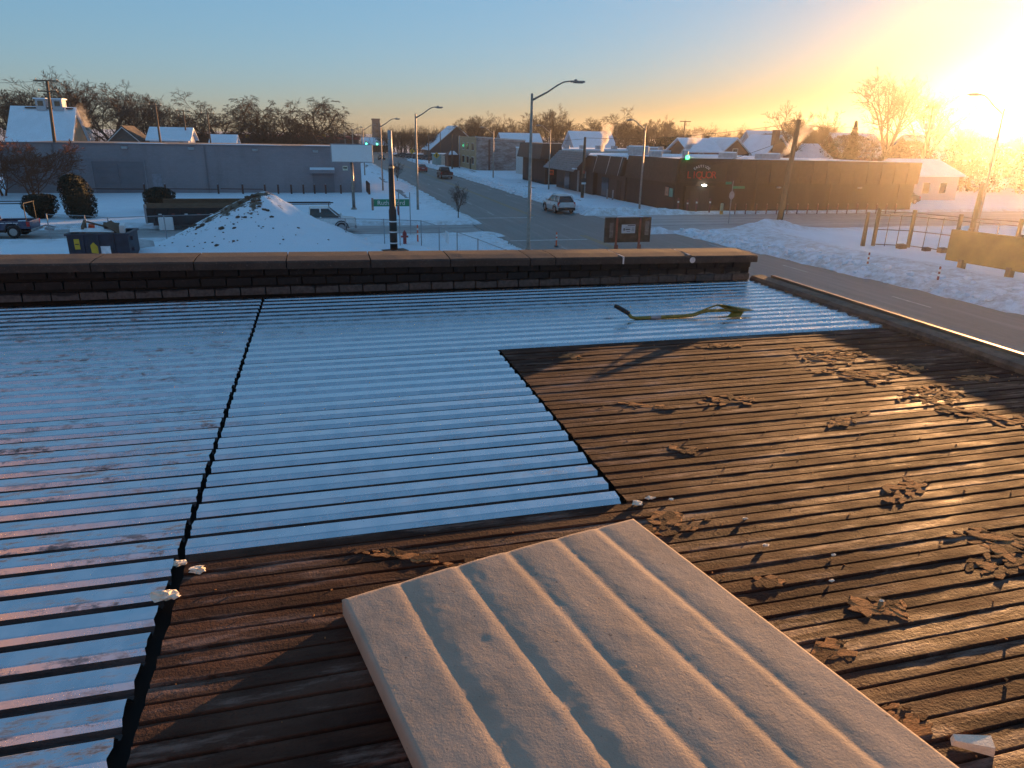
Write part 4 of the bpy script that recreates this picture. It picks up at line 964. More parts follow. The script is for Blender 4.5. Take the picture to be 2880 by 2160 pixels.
# --- signs on the liquor corner
t = thing('street_corner_sign', 'two green street name blades above the back of a stop sign, before the liquor store', 'sign', (35.6,58,0))
build('post', MB().tube([(35.65,58,0),(35.65,58,3.75)], .035, 6), M_galvp, t)
build('name_blade', MB().obox((35.2,58,3.55),(.75,.03,.22),.3), M_green, t); build('name_blade', MB().obox((36.25,57.97,3.18),(1.15,.03,.22),-.1), M_green, t)
build('stop_back', MB().rings([[(35.62+a*.75,57.95,2.5+b_*1.05) for a, b_ in oc],[(35.62+a*.75,57.93,2.5+b_*1.05) for a, b_ in oc]][::-1]), M_galvp, t)
for a, lab in ((36.2,''),): pass
t = thing('parking_sign', 'wooden pole with a small red plate and a white-edged sign across the road', 'sign', (31.0,84,0))
build('post', MB().lathe([(.20,0),(.17,5.5),(.14,7.2)],(31.0,84,0),9), M_pole, t, smooth=True)
build('red_plate', MB().box(30.85,83.77,3.0,31.15,83.80,3.35), M_redw, t); bs = build('sign_face', MB().box(30.72,83.77,1.75,31.30,83.80,2.45), M_ink, t); build('sign_band', MB().box(30.72,83.74,1.75,31.30,83.766,1.98), M_wtape, bs)
for i, (x, y) in enumerate([(24.4,200),(25.6,165)]):
    t = thing('crossing_sign', ['yellow diamond sign farther along the far pavement','yellow diamond sign nearest the brick kiosk'][i], 'sign', (x,y,0))
    build('post', MB().tube([(x,y,0),(x,y,3.4)], .05, 6), M_galvp, t); d = build('diamond', MB().rings([[(x,y-.06,2.0),(x+.75,y-.06,2.7),(x,y-.06,3.4),(x-.75,y-.06,2.7)],[(x,y-.09,2.0),(x+.75,y-.09,2.7),(x,y-.09,3.4),(x-.75,y-.09,2.7)]][::-1]), M_yel2, t)
    build('symbol', MB().box(x-.14,y-.11,2.35,x+.14,y-.095,3.0), M_ink, d)
# --- far traffic signals
for i, (x, y) in enumerate([(15.4,250),(18.9,250)]):
    t = thing('traffic_signal', ['left one of two green traffic lights far down the road','right one of two green traffic lights far down the road'][i], 'traffic light', (x,y,3.6))
    build('housing', MB().box(x-.22,y-.15,3.5,x+.22,y+.15,4.6), M_steel, t); build('hanger', MB().tube([(x,y,4.6),(x,y,5.6)], .03, 5), M_steel, t)
    build('green_lens', MB().disc((x,y-.2,3.75), .26, .10, 'y', 10), emit('signal green', (.05,1.0,.45), 4.0), t)
tag(build('signal_wire', MB().tube([(8,250,5.9),(17,250,5.6),(27,250,5.9)], .03, 4), M_wire), 'span wire carrying the far traffic lights', 'wire')
# --- bollards around the liquor store
M_pbol = pm('purple-red bollard', (.13,.045,.055), .6, var=.3)
bl = [(34.9,66.5,1.5,'at the store corner'),(36.0,66.6,1.3,'second from the store corner'),(36.8,66.2,1.45,'left of the store door'),(38.2,66.0,1.5,'right of the store door')]
for x, y, h, nm in bl:
    t = thing('bollard', 'tall purple-red bollard %s' % nm, 'bollard', (x,y,0), group='purple bollards at the store'); build('post', MB().lathe([(.085,0),(.085,h),(.05,h+.06)],(x,y,0),8), M_pbol, t); build('band', MB().lathe([(.09,h*.72),(.09,h*.84)],(x,y,0),8), M_wtape, t)
t = thing('bollard', 'pale yellow bollard right of the store door', 'bollard', (39.3,65.5,0)); build('post', MB().lathe([(.16,0),(.16,1.05),(.12,1.1)],(39.3,65.5,0),10), pm('faded yellow',(.40,.38,.25),.7), t); build('base_band', MB().lathe([(.165,.05),(.165,.35)],(39.3,65.5,0),10), pm('ochre band',(.40,.22,.05),.7), t)
for i in range(17):
    x = 40.8+i*1.18; t = thing('bollard', '%s thin dark red bollard from the left in the row along the store front' % NTH[i], 'bollard', (x,65.4-(i*.055),0), group='thin bollards along the store front')
    build('post', MB().lathe([(.06,0),(.06,1.0)],(x,65.4-i*.055,0),7), M_pbol, t); build('cap', MB().lathe([(.065,1.002),(.03,1.06)],(x,65.4-i*.055,0),7), M_galvp, t)
for i, (x, y) in enumerate([(33.7,82.6),(33.9,81.3)]):
    t = thing('bollard', ['left grey bollard of the pair by the shop doorway','right grey bollard of the pair by the shop doorway'][i], 'bollard', (x,y,0)); build('post', MB().lathe([(.10,0),(.10,1.2),(.06,1.26)],(x,y,0),8), M_galvp, t); build('base', MB().lathe([(.16,0),(.14,.06)],(x,y,.02),8), M_galvp, t)

# --- chain-link fences
M_link = pm('chain-link wire', (.26,.27,.29), .5, metal=.5)
def fence(label, pts, h, z0=.0, post=.035, lift=None):
    t = thing('chain_link_fence', label, 'fence', (pts[0][0],pts[0][1],0), group='chain-link fences')
    for i, p in enumerate(pts):
        build('post', MB().tube([(p[0],p[1],z0-.1),(p[0],p[1],h+.04)], post, 6), M_galvp, t)
    for i in range(len(pts)-1):
        a, b_ = Vector((*pts[i],h)), Vector((*pts[i+1],h))
        build('top_rail', MB().tube([a, b_], .022, 5), M_galvp, t)
        d = b_-a; ln = d.length; u = d/ln; q = MB(); s_ = .13; k = -h
        while k < ln:                                       # woven diagonals
            for sg in (1,-1):
                x0, x1 = k, k+h-z0; lo, hi = 0, 1
                lo = max(0, -x0/(x1-x0)); hi = min(1, (ln-x0)/(x1-x0))
                if hi > lo:
                    f = lambda tt: a + u*(x0+(x1-x0)*tt) - Vector((0,0,(h-z0)*(tt if sg > 0 else 1-tt)))
                    p0, p1 = f(lo), f(hi); w = Vector((0,0,.0035)); q.add([p0-w, p1-w, p1+w, p0+w], [(0,1,2,3)])
            k += s_
        build('wire_mesh', q, M_link, t, kind='stuff')
    return t
fence('chain-link fence running past the hydrant towards the road', [(-6.5,51.2),(-1.4,49.8),(1.4,49.2),(3.9,48.6),(6.25,47.5),(7.0,44.6),(7.6,41.6),(8.2,38.5),(8.8,34.5),(9.2,31.0)], 1.75)
fence('chain-link fence in front of the black trailer', [(-17.5,53.0),(-15.0,52.0),(-13.3,50.6),(-10.2,51.6),(-7.2,52.2)], 1.8)
build('fence_notice', MB().box(7.28,43.0,.85,7.33,43.9,1.55), M_white, None); tag(bpy.data.objects['fence_notice'], 'small blank white notice hung on the chain-link fence', 'notice')
# tall fence with timber posts across the road
t = thing('timber_post_fence', 'tall wire fence with thick timber posts in the snow across the road', 'fence', (40,42,0))
fp = [(38.5,43.1),(40.55,42.0),(41.6,39.1),(43.4,36.2)]
for p in fp: build('post', MB().box(p[0]-.095,p[1]-.095,-.1,p[0]+.095,p[1]+.095,2.75), M_pole, t)
for i in range(3):
    a, b_ = Vector((*fp[i],0)), Vector((*fp[i+1],0)); d = b_-a
    for z in (.25,1.3,2.3,2.55): build('rail', MB().tube([a+Vector((0,0,z)), b_+Vector((0,0,z))], .035, 5), M_pole, t)
    for k in (.33,.66): build('stay', MB().tube([a+d*k+Vector((0,0,0)), a+d*k+Vector((0,0,2.4))], .03, 5), M_pole, t)
plain_pole('timber_post','lone thick timber post left of the tall wire fence', 37.7,43.2,2.5,.14, grp='timber posts')
plain_pole('timber_post','timber post rising behind the golden billboard', 52.5,48,4.2,.2, grp='timber posts')
t = thing('golden_billboard', 'low long board fence panel on posts at the right edge in the snow', 'billboard', (36.8,30,0))
build('panel', MB().hexa([(35.9,34.2,.65),(37.6,24.5,.65),(37.75,24.5,.65),(36.05,34.2,.65),(35.9,34.2,2.45),(37.6,24.5,2.55),(37.75,24.5,2.55),(36.05,34.2,2.45)]), pm('ochre painted board',(.17,.12,.03),.8,var=.25,scale=1), t)
for k in range(4):
    x, y = 36.1+k*.5, 33.2-k*2.7; build('post', MB().box(x-.14,y-.13,-.1,x-.0,y+.13,.8).box(x+.08,y-.13,-.1,x+.24,y+.13,2.6), M_pole, t)
for i, (x, y, s_, lab) in enumerate([(39.6,41.6,.6,'dark crate behind the wire fence'),(40.6,40.4,.5,'small crate behind the wire fence'),(41.2,39.6,.6,'wooden pallet box behind the tall wire fence, rightmost')]):
    t = thing('wooden_crate', lab, 'crate', (x,y,0)); build('side', MB().box(x-s_/2,y-s_/3,.02,x+s_/2,y+s_/3,s_*.62), M_pole, t); build('lid', MB().obox((x,y,s_*.66),(s_*1.05,s_*.7,.05),0,.1), M_board, t)

# ================================================================== dumpster, trailer
M_dump = pm('dark blue dumpster steel', (.018,.023,.040), .6, var=.5, scale=2.0, bmp=.2)
M_black = pm('black trailer steel', (.010,.010,.011), .6, var=.4, scale=2)
M_plank = pm('weathered side board', (.12,.085,.058), .9, var=.3, scale=2, stretch=(1,6,6))
t = thing('dumpster', 'dark blue open dumpster full of boards in front of the evergreen shrubs', 'dumpster', (-11.9,43.6,0))
X0, X1, Y0, Y1, ZT = -13.45,-10.45,43.0,45.2,1.78
for a in ((X0,Y0,X1,Y0+.06),(X0,Y1-.06,X1,Y1),(X0,Y0+.062,X0+.06,Y1-.062),(X1-.06,Y0+.062,X1,Y1-.062)):
    build('side', MB().box(a[0],a[1],.12,a[2],a[3],ZT-.1), M_dump, t)
build('floor', MB().box(X0+.07,Y0+.07,.14,X1-.07,Y1-.07,.2), M_dump, t)
build('rim', MB().box(X0-.08,Y0-.08,ZT-.098,X1+.08,Y0+.1,ZT).box(X0-.08,Y1-.1,ZT-.098,X1+.08,Y1+.08,ZT).box(X0-.08,Y0+.102,ZT-.098,X0+.1,Y1-.102,ZT).box(X1-.1,Y0+.102,ZT-.098,X1+.08,Y1-.102,ZT), M_dump, t)
for x in (X0+.75,X0+1.5,X0+2.25): build('stiffener', MB().box(x-.05,Y0-.06,.2,x+.05,Y0-.002,ZT-.1), M_dump, t)
for x in (X0-.06,X1+.06):
    for z in (.75,1.35): build('lift_lug', MB().box(x-.06,Y0+.5,z,x+.06,Y0+.8,z+.18), M_dump, t)
build('yellow_sticker', MB().box(X0+.32,Y0-.012,.95,X0+.58,Y0-.003,1.5), M_yel2, t); build('sticker_print', MB().box(X0+.36,Y0-.02,1.2,X0+.54,Y0-.013,1.25), M_ink, t)
build('yellow_decal', MB().rings([[(X0+1.1,Y0-.014,.75),(X0+1.42,Y0-.014,.7),(X0+1.5,Y0-.014,1.0),(X0+1.25,Y0-.014,1.32),(X0+1.08,Y0-.014,1.15)],[(X0+1.1,Y0-.004,.75),(X0+1.42,Y0-.004,.7),(X0+1.5,Y0-.004,1.0),(X0+1.25,Y0-.004,1.32),(X0+1.08,Y0-.004,1.15)]][::-1]), M_yel2, t)
build('white_decal', MB().box(X0+1.57,Y0-.014,.55,X0+2.05,Y0-.004,1.1), M_wtape, t)
dj = [((-12.4,43.9,1.86),(2.1,.7,.03),.25,.18,.05,M_wtape,'pale sheet leaning on the dumpster front rim'),((-12.9,44.3,1.95),(.12,.9,.55),.1,.3,.1,M_plank,'upright short plank at the dumpster left end'),((-11.3,44.1,1.98),(1.0,.6,.04),-.4,.3,.5,M_plank,'brown panel sticking up near the dumpster middle'),((-10.9,44.0,1.92),(.25,.5,.5),.1,.2,.1,M_white,'white block at the dumpster right end'),((-11.9,44.5,1.98),(2.0,.12,.06),-.25,.1,.25,M_plank,'long stick across the dumpster'),((-11.6,44.7,1.9),(.8,.7,.35),.3,.2,.1,M_board,'dark slab inside the dumpster'),((-12.6,44.6,1.95),(.3,.3,.25),.2,.2,.2,M_orange,'orange scrap on top of the dumpster load')]
for c, s_, rz, rx, ry, m, lab in dj: tag(build('scrap_board', MB().obox(c, s_, rz, rx, ry), m), lab, 'board', 'boards and scraps in the dumpster')
tag(build('debris_fill', MB().box(X0+.1,Y0+.1,.21,X1-.1,Y1-.1,1.62), M_board), 'dark mass of rubbish filling the dumpster', 'rubbish')
t = thing('dump_trailer', 'black dump trailer with brown side boards half hidden by the snowy heap', 'trailer', (-9,59.5,0))
build('body_side', MB().box(-12.7,58.5,.55,-5.2,58.6,1.62).box(-12.7,60.7,.55,-5.2,60.8,1.62), M_black, t); build('body_end', MB().box(-12.7,58.603,.55,-12.6,60.697,1.62).box(-5.3,58.603,.55,-5.2,60.697,1.62), M_black, t)
build('floor', MB().box(-12.59,58.61,.55,-5.31,60.69,.7), M_black, t)
build('side_board', MB().box(-12.65,58.5,1.625,-5.2,58.56,1.98), M_plank, t); build('side_board', MB().box(-11.9,60.74,1.625,-5.2,60.8,2.12), M_plank, t)
build('chassis', MB().box(-12.4,58.8,.32,-5.0,60.5,.545), M_black, t)
for x in (-12.2,-11.3,-10.4,-9.5,-8.6,-7.7): build('side_rib', MB().box(x-.04,58.42,.57,x+.04,58.497,1.6), M_black, t); build('reflector', MB().box(x+.3,58.48,1.15,x+.52,58.497,1.21), M_redw if int(x*10) % 2 else M_wtape, t)
for x in (-8.3,-7.3):
    for y in (58.45,60.6): build('wheel', MB().disc((x,y+.1,.38), .38, .24, 'y', 14), M_black, t)
build('tailgate_hinge', MB().box(-12.86,58.55,.5,-12.71,58.75,1.9), M_galvp, t)
tag(build('whiteboard', MB().bbox(-11.9,58.1,.05,-10.9,58.3,1.0,.05), M_white), 'white square panel leaning against the black trailer', 'panel')
# ================================================================== vehicles  (local frame: +Y forward, wheels on z=0)
M_tyre = pm('tyre rubber', (.014,.014,.015), .85, var=.2, scale=12)
M_rim = pm('alloy rim', (.34,.35,.36), .35, metal=.8, var=.1)
M_cglass = pm('tinted car glass', (.010,.012,.015), .06, var=.1, spec=.9)
M_plastic = pm('black trim plastic', (.018,.018,.019), .6)
M_tail = pm('red tail lens', (.42,.012,.012), .25, var=.1)
M_headl = pm('clear headlamp', (.60,.62,.64), .15, var=.05)
M_plate = pm('licence plate', (.60,.61,.64), .5, var=.05)
def paint(name, col):
    m, nt, b = new_mat(name); f = tex(nt, 2.5, 5, .6)
    nt.links.new(mixc(nt, ramp(nt, f, [(.45,0.0),(.75,.35)]), col, (.22,.21,.20)), b.inputs['Base Color'])
    b.inputs['Roughness'].default_value = .38; b.inputs['Coat Weight'].default_value = .5; b.inputs['Coat Roughness'].default_value = .12; return m
def loft(st):
    """st: (y, zbottom, wbottom, zwaist, wwaist, ztop, wtop) -> rings of a bevelled section"""
    rs = []
    for y, zb, wb, zw, ww, zt, wt_ in st:
        c = min(.07, (zt-zw)*.45+.001)
        half = [(wb*.93,zb),(wb,zb+.10),(ww,zw),(wt_,zt-c),(wt_-.09,zt)]
        rs.append([(x,y,z) for x, z in half] + [(-x,y,z) for x, z in half[::-1]])
    return MB().rings([r for r in rs])
def wheel(t, x, y, r, w=.22):
    s_ = 1 if x > 0 else -1
    tw = build('wheel', MB().disc((x,y,r), r, w, 'x', 18), M_tyre, t, world=False); rm = build('rim', MB().disc((x+s_*w*.42,y,r), r*.62, w*.3, 'x', 14), M_rim, tw, world=False)
def vehicle(name, label, loc, rz, kind, pm_, group='vehicles'):
    t = thing(name, label, {'suv':'car','sedan':'car','pickup':'pickup truck'}[kind], loc, rz, group)
    B = lambda n, m_, mt, p=t, s=False: build(n, m_, mt, p, smooth=s, world=False)
    if kind == 'sedan': L, W, r = 2.35, .90, .33; wb = 1.35
    elif kind == 'suv': L, W, r = 2.35, .95, .38; wb = 1.38
    else: L, W, r = 2.85, .99, .40; wb = 1.78
    if kind == 'sedan':
        body = [(-L,.42,.70,.66,.80,.86,.74),(-L+.12,.26,.84,.62,W,.98,.80),(-1.2,.22,.88,.62,W,1.02,.82),(.9,.22,.88,.60,W,.98,.84),(1.7,.24,.86,.58,W-.02,.86,.80),(L-.1,.28,.80,.52,.86,.72,.72),(L,.36,.66,.50,.74,.64,.62)]
        cab = [(-1.75,.96,.76,1.0,.76,1.02,.70),(-1.05,.96,.78,1.2,.68,1.40,.60),(.15,.96,.78,1.2,.70,1.44,.62),(1.05,.94,.78,.98,.76,1.0,.70)]; rt = (-1.0,.12,1.385,1.45,.60)
    elif kind == 'suv':
        body = [(-L,.50,.74,.80,.86,1.02,.80),(-L+.10,.34,.88,.78,W,1.10,.84),(-1.2,.28,.92,.76,W,1.10,.86),(.9,.28,.92,.74,W,1.06,.88),(1.7,.30,.90,.72,W-.02,1.00,.84),(L-.1,.34,.84,.66,.88,.88,.76),(L,.42,.70,.62,.78,.80,.66)]
        cab = [(-2.18,1.06,.80,1.12,.80,1.16,.72),(-1.85,1.06,.82,1.4,.73,1.66,.62),(.05,1.06,.82,1.4,.75,1.72,.66),(1.05,1.04,.82,1.08,.80,1.12,.74)]; rt = (-1.95,.08,1.665,1.745,.68)
    else:
        body = [(-.62,.42,.92,.80,W,1.12,.90),(-.5,.36,.94,.80,W,1.14,.92),(1.1,.36,.94,.80,W,1.12,.92),(1.9,.38,.92,.78,W-.02,1.10,.90),(L-.1,.42,.88,.72,.92,1.02,.84),(L,.48,.76,.68,.84,.94,.74)]
        cab = [(-.55,1.10,.86,1.3,.82,1.5,.76),(-.42,1.10,.86,1.5,.78,1.80,.68),(.95,1.10,.86,1.5,.80,1.82,.70),(1.75,1.08,.86,1.12,.84,1.15,.80)]; rt = (-.46,1.0,1.77,1.86,.71)
    bd = B('body', loft(body), pm_, s=False)
    cb = B('cabin_glass', loft(cab), M_cglass)
    B('roof_panel', MB().bbox(-rt[4],rt[0],rt[2],rt[4],rt[1],rt[3],.03), pm_, cb)
    ys = {'sedan':(-1.05,-.35,.12),'suv':(-1.9,-.9,.05),'pickup':(-.46,.30,.95)}[kind]
    zt = rt[2]; zb = body[2][5]-.02
    for i, y in enumerate(ys):
        dy = {'sedan':(-.55,0,.85),'suv':(-.22,0,.92),'pickup':(-.08,0,.75)}[kind][i]
        for s_ in (-1,1):
            xt = s_*(rt[4]+.02); xb = s_*(cab[1][2]+.015)
            B('pillar', MB().hexa([(xb,y+dy-.05,zb),(xb-s_*.03,y+dy-.05,zb),(xb-s_*.03,y+dy+.05,zb),(xb,y+dy+.05,zb),(xt,y-.05,zt),(xt-s_*.05,y-.05,zt),(xt-s_*.05,y+.05,zt),(xt,y+.05,zt)]), pm_, cb)
    for s_ in (-1,1):
        for y in (-wb*1.02, wb):
            wheel(t, s_*(W-.10), y, r)
            B('wheel_arch', MB().tube([(s_*(W-.005), y+(r+.08)*math.cos(a), r+(r+.08)*math.sin(a)) for a in [R(-5+19*k) for k in range(11)]], .045, 5), M_plastic)
        B('mirror', MB().bbox(s_*(W+.02)-.07,rt[1]+.75,zb-.02,s_*(W+.02)+.10,rt[1]+.90,zb+.16,.02), pm_)
        if kind != 'pickup':
            h0, h1 = ((.72,1.12) if kind == 'suv' else (.68,.88))
            B('tail_light', MB().hexa([(s_*(W-.03),-L+.02,h0),(s_*(W-.22),-L-.01,h0),(s_*(W-.22),-L+.08,h0),(s_*(W+.005),-L+.22,h0),(s_*(W-.07),-L+.04,h1),(s_*(W-.24),-L+.02,h1),(s_*(W-.24),-L+.1,h1),(s_*(W-.04),-L+.22,h1)]), M_tail)
        B('headlight', MB().bbox(s_*(W-.24)-.15,L-.14,.66 if kind=='sedan' else .78,s_*(W-.24)+.13,L-.005,.80 if kind=='sedan' else .94,.02), M_headl)
        B('door_handle', MB().box(s_*(W+.008)-.012,-.35 if kind!='pickup' else .05,.86,s_*(W+.008)+.012,-.15 if kind!='pickup' else .25,.90), M_plastic)
    B('front_bumper', MB().bbox(-W+.10,L-.08,.32,W-.10,L+.06,.58,.04), pm_ if kind != 'pickup' else M_rim)
    B('grille', MB().box(-.5,L-.03,.60,.5,L+.03,.80 if kind!='pickup' else .98), M_plastic)
    if kind == 'pickup':
        for s_ in (-1,1):
            B('bed_side', MB().ext([(-2.85,.62),(-2.30,.62),(-2.26,.80),(-2.05,1.0),(-1.58,1.0),(-1.38,.80),(-1.32,.55),(-.66,.48),(-.66,1.12),(-2.85,1.12)],'x',min(s_*W,s_*(W-.10)),max(s_*W,s_*(W-.10))), pm_)
            B('tail_light', MB().bbox(s_*(W-.02)-.10,-2.885,.78,s_*(W-.02)+.025,-2.70,1.10,.015), M_tail)
        B('bed_floor', MB().box(-W+.1,-2.8,.62,W-.1,-.65,.68), M_plastic); B('bed_front', MB().box(-W+.1,-.70,.68,W-.1,-.64,1.12), pm_)
        B('tailgate', MB().bbox(-W+.115,-2.87,.58,W-.115,-2.80,1.12,.015), pm_); B('rear_bumper', MB().bbox(-W+.05,-3.02,.44,W-.05,-2.86,.60,.03), M_rim)
        B('plate', MB().box(-.16,-3.035,.48,.16,-3.022,.57), M_plate); B('chassis', MB().box(-.6,-2.7,.34,.6,2.4,.47), M_plastic)
    else:
        B('rear_bumper', MB().bbox(-W+.06,-L-.07,.34,W-.06,-L+.08,.62,.04), M_plastic if kind=='suv' else pm_)
        B('plate', MB().box(-.26,-L-.085,.68,.26,-L-.03,.80), M_plate)
        B('exhaust', MB().tube([(.5,-L-.05,.30),(.5,-L+.3,.30)], .04, 6), M_rim)
    return t
M_silver = paint('silver paint', (.52,.54,.57)); M_maroon = paint('dark maroon paint', (.055,.010,.010)); M_redc = paint('red paint', (.28,.025,.02)); M_navy = paint('navy paint', (.012,.022,.085)); M_whitec = paint('white paint', (.70,.72,.74)); M_blk = paint('black paint', (.012,.012,.014))
vehicle('sport_utility_car','silver sport utility car driving away on the near right lane',(23.05,69.3,0.01),R(3),'suv',M_silver)
vehicle('pickup_truck','dark maroon pickup truck driving away in the middle of the road',(20.9,126.0,0.01),0,'pickup',M_maroon)
vehicle('sedan_car','red sedan ahead of the maroon pickup',(19.8,147.5,0.01),0,'sedan',M_redc)
vehicle('sedan_car','small dark car far down the road with its headlights on',(17.2,213,0.01),R(180),'sedan',M_blk)
t = vehicle('pickup_truck','navy blue pickup with a pipe rack parked at the left edge',(-22.15,56.0,.03),R(90),'pickup',M_navy)
rk = build('pipe_rack', MB().tube([(-.9,-2.7,1.1),(-.9,-2.7,2.28)],.03,6).tube([(.9,-2.7,1.1),(.9,-2.7,2.28)],.03,6).tube([(-.9,1.9,2.25),(-.9,-2.75,2.28)],.035,6).tube([(.9,1.9,2.25),(.9,-2.75,2.28)],.035,6).tube([(-.9,-2.7,2.28),(.9,-2.7,2.28)],.03,6), M_black, t, world=False)
build('side_print', MB().box(.992,-2.2,.98,1.0,-1.9,1.03).box(.992,-1.85,.98,1.0,-1.45,1.03).box(.992,-1.4,.98,1.0,-.75,1.03).mat(0).box(-1.0,-2.2,.98,-.992,-1.9,1.03).box(-1.0,-1.85,.98,-.992,-1.45,1.03).box(-1.0,-1.4,.98,-.992,-.75,1.03), M_wtape, t, world=False)
build('snow_plow_frame', MB().tube([(-.4,-3.0,.55),(0,-3.5,.75),(.4,-3.0,.55)],.05,6).tube([(0,-3.5,.75),(0,-4.1,.6)],.05,6).obox((0,-3.7,.5),(.9,.5,.12),.2,.2), M_galvp, t, world=False)
t = vehicle('pickup_truck','white work pickup with a ladder rack, nose showing behind the snowy heap',(-.5,56.2,.03),R(-90),'pickup',M_whitec)
build('ladder_rack', MB().tube([(-.85,-2.6,1.1),(-.85,-2.6,2.12),(-.85,1.1,2.12)],.03,6).tube([(.85,-2.6,1.1),(.85,-2.6,2.12),(.85,1.1,2.12)],.03,6).tube([(-.85,.95,1.84),(-.85,.95,2.12),(.85,.95,2.12),(.85,.95,1.84)],.025,6).tube([(-.3,-2.6,2.14),(-.3,1.3,2.14)],.025,5).tube([(.1,-2.6,2.14),(.1,1.3,2.14)],.025,5), M_black, t, world=False)
# row of parked cars on the far pavement, small in the picture
pts = [(25.4,236),(26.4,228),(27.4,222),(28.6,216),(29.8,211),(31.2,206),(33.0,203),(35.0,201)]
nm = ['leftmost dark car in the far row under the trees','second dark car from the left in the far row','third dark car from the left in the far row','fourth dark car from the left in the far row','fifth dark car from the left in the far row','sixth dark car from the left in the far row','seventh dark car from the left in the far row','rightmost dark car in the far row behind the yellow sign']
first = None
for i, (x, y) in enumerate(pts):
    if first is None: first = o = vehicle('parked_car', nm[0], (x,y,.05), R(80), 'sedan', M_blk, 'parked cars in the far row')
    else:
        o = copy_tree(first); o.location = (x,y,.05); o.rotation_euler = (0,0,R(75+5*(i%3))); o['label'] = nm[i]
cl = [(-12.5,205,'car with headlights behind the first oak tree'),(-2.2,206,'car with headlights behind the grey building roof, middle'),(.8,207,'car with headlights just left of the last oak tree')]
for i, (x, y, lab) in enumerate(cl):
    o = copy_tree(first); o.location = (x,y,1.9); o.rotation_euler = (0,0,R(-150)); o['label'] = lab; o['group'] = 'cars behind the grey building'
structure('raised_lot', MB().box(-40,197,-.1,10,228,1.88), M_roofsnow)
o = copy_tree(first); o.location = (69.5,74.5,.1); o.rotation_euler = (0,0,R(100)); o['label'] = 'dark car parked at the right end of the liquor store'; o['group'] = 'parked cars by the store'
# ================================================================== trees and shrubs
def mat_bark(name, a, b_):
    m, nt, b = new_mat(name); nt.links.new(ramp(nt, tex(nt, 2.0, 5, .6, stretch=(3,3,.6)), [(.3,a),(.7,b_)]), b.inputs['Base Color']); b.inputs['Roughness'].default_value = .95; b.inputs['Specular IOR Level'].default_value = .2; return m
M_bark = mat_bark('grey-brown bark', (.030,.021,.016), (.075,.053,.040))
M_barkr = mat_bark('reddish bark', (.10,.040,.022), (.21,.085,.045))
M_needle = pm('dark evergreen needles', (.014,.019,.011), .9, var=.5, scale=6)
def tree_mesh(seed, H, spread, levels, kids, trunk, twig_r, up=.12, trunk_r=None, stems=1, flat=0.0, limb=1.0):
    """(trunk MB, crown MB): a short trunk that splits into ascending limbs, dividing down to twigs; base at origin"""
    rg = random.Random(seed); tr, cr = MB(), MB(); R0 = trunk_r or H*.022
    def branch(p, d, ln, r, lev):
        nseg = 4 if lev <= 1 else (3 if lev == 2 else 2)
        pts = [p]; dd = d.copy(); rad = [r]; end = max(twig_r*.7, r*.5)
        for k in range(nseg):
            bend = up*(1 if lev <= 2 else .4) - flat*max(0, lev-1)*.09
            dd = (dd + Vector((rg.gauss(0,.15), rg.gauss(0,.15), rg.gauss(0,.10) + bend))).normalized()
            pts.append(pts[-1] + dd*ln/nseg); rad.append(r + (end-r)*(k+1)/nseg)
        cr.tube(pts, rad, 5 if lev <= 1 else 3, cap=False)
        if lev >= levels: return
        nk = kids[lev-1]
        for k in range(nk):
            t = .28 + .72*(k+rg.uniform(.2,.95))/nk; t = min(t, .995); f = t*nseg; i = min(int(f), nseg-1); q = pts[i] + (pts[i+1]-pts[i])*(f-i)
            dl = (pts[i+1]-pts[i]).normalized(); rv = Vector((rg.gauss(0,1), rg.gauss(0,1), rg.gauss(0,.7))); side = rv - dl*rv.dot(dl); side.normalize()
            sp = rg.uniform(.45,.95); nd = (dl*math.cos(sp) + side*math.sin(sp)).normalized()
            rr = rad[0]+(rad[-1]-rad[0])*t
            branch(q, nd, ln*rg.uniform(.42,.62)*(1.15-.35*t), max(twig_r, rr*.6), lev+1)
    base = [Vector((0,0,0))] if stems == 1 else [Vector((.16*math.cos(6.283*k/stems), .16*math.sin(6.283*k/stems), 0)) for k in range(stems)]
    for s_, b0 in enumerate(base):
        lean = Vector((b0.x*1.6, b0.y*1.6, 1)).normalized(); th = H*trunk*rg.uniform(.9,1.1); rs_ = R0/(1 if stems == 1 else 1.7)
        pts = [b0, b0+lean*th*.5+Vector((rg.gauss(0,.05),rg.gauss(0,.05),0))*th*.3, b0+lean*th]
        tr.tube(pts, [rs_*1.25, rs_*.95, rs_*.8], 7, cap=False)
        nl = 6 if stems == 1 else 3
        for k in range(nl):
            az = 2*math.pi*(k+rg.uniform(-.25,.25))/nl + s_; tilt = spread*rg.uniform(.35,1.15) if k else spread*.15
            d = Vector((math.sin(tilt)*math.cos(az), math.sin(tilt)*math.sin(az), math.cos(tilt)))
            branch(b0+lean*th*rg.uniform(.72,1.0), d, H*(1-trunk)*rg.uniform(.62,.85)*limb, rs_*rg.uniform(.45,.65), 1)
    k = H/max(p[2] for p in cr.v)
    for m_ in (tr, cr): m_.v = [(p[0]*k, p[1]*k, p[2]*k) for p in m_.v]
    return tr, cr
PROTO = {}
def proto(key, **kw):
    tr, cr = tree_mesh(**kw); out = []
    bark = M_barkr if key.startswith('red') else M_bark
    for nm_, m_ in (('trunk', tr), ('crown', cr)):
        me = bpy.data.meshes.new(nm_); me.from_pydata(m_.v, [], m_.f); me.materials.append(bark); out.append(me)
    PROTO[key] = (out, kw['H'])
proto('vase1', seed=1, H=12, spread=.50, levels=5, kids=(6,5,4,3), trunk=.26, twig_r=.017, up=.14)
proto('vase2', seed=2, H=12, spread=.60, levels=5, kids=(6,5,4,3), trunk=.24, twig_r=.017, up=.12)
proto('round1', seed=3, H=12, spread=.95, levels=5, kids=(7,6,5,3), trunk=.28, twig_r=.020, up=.08)
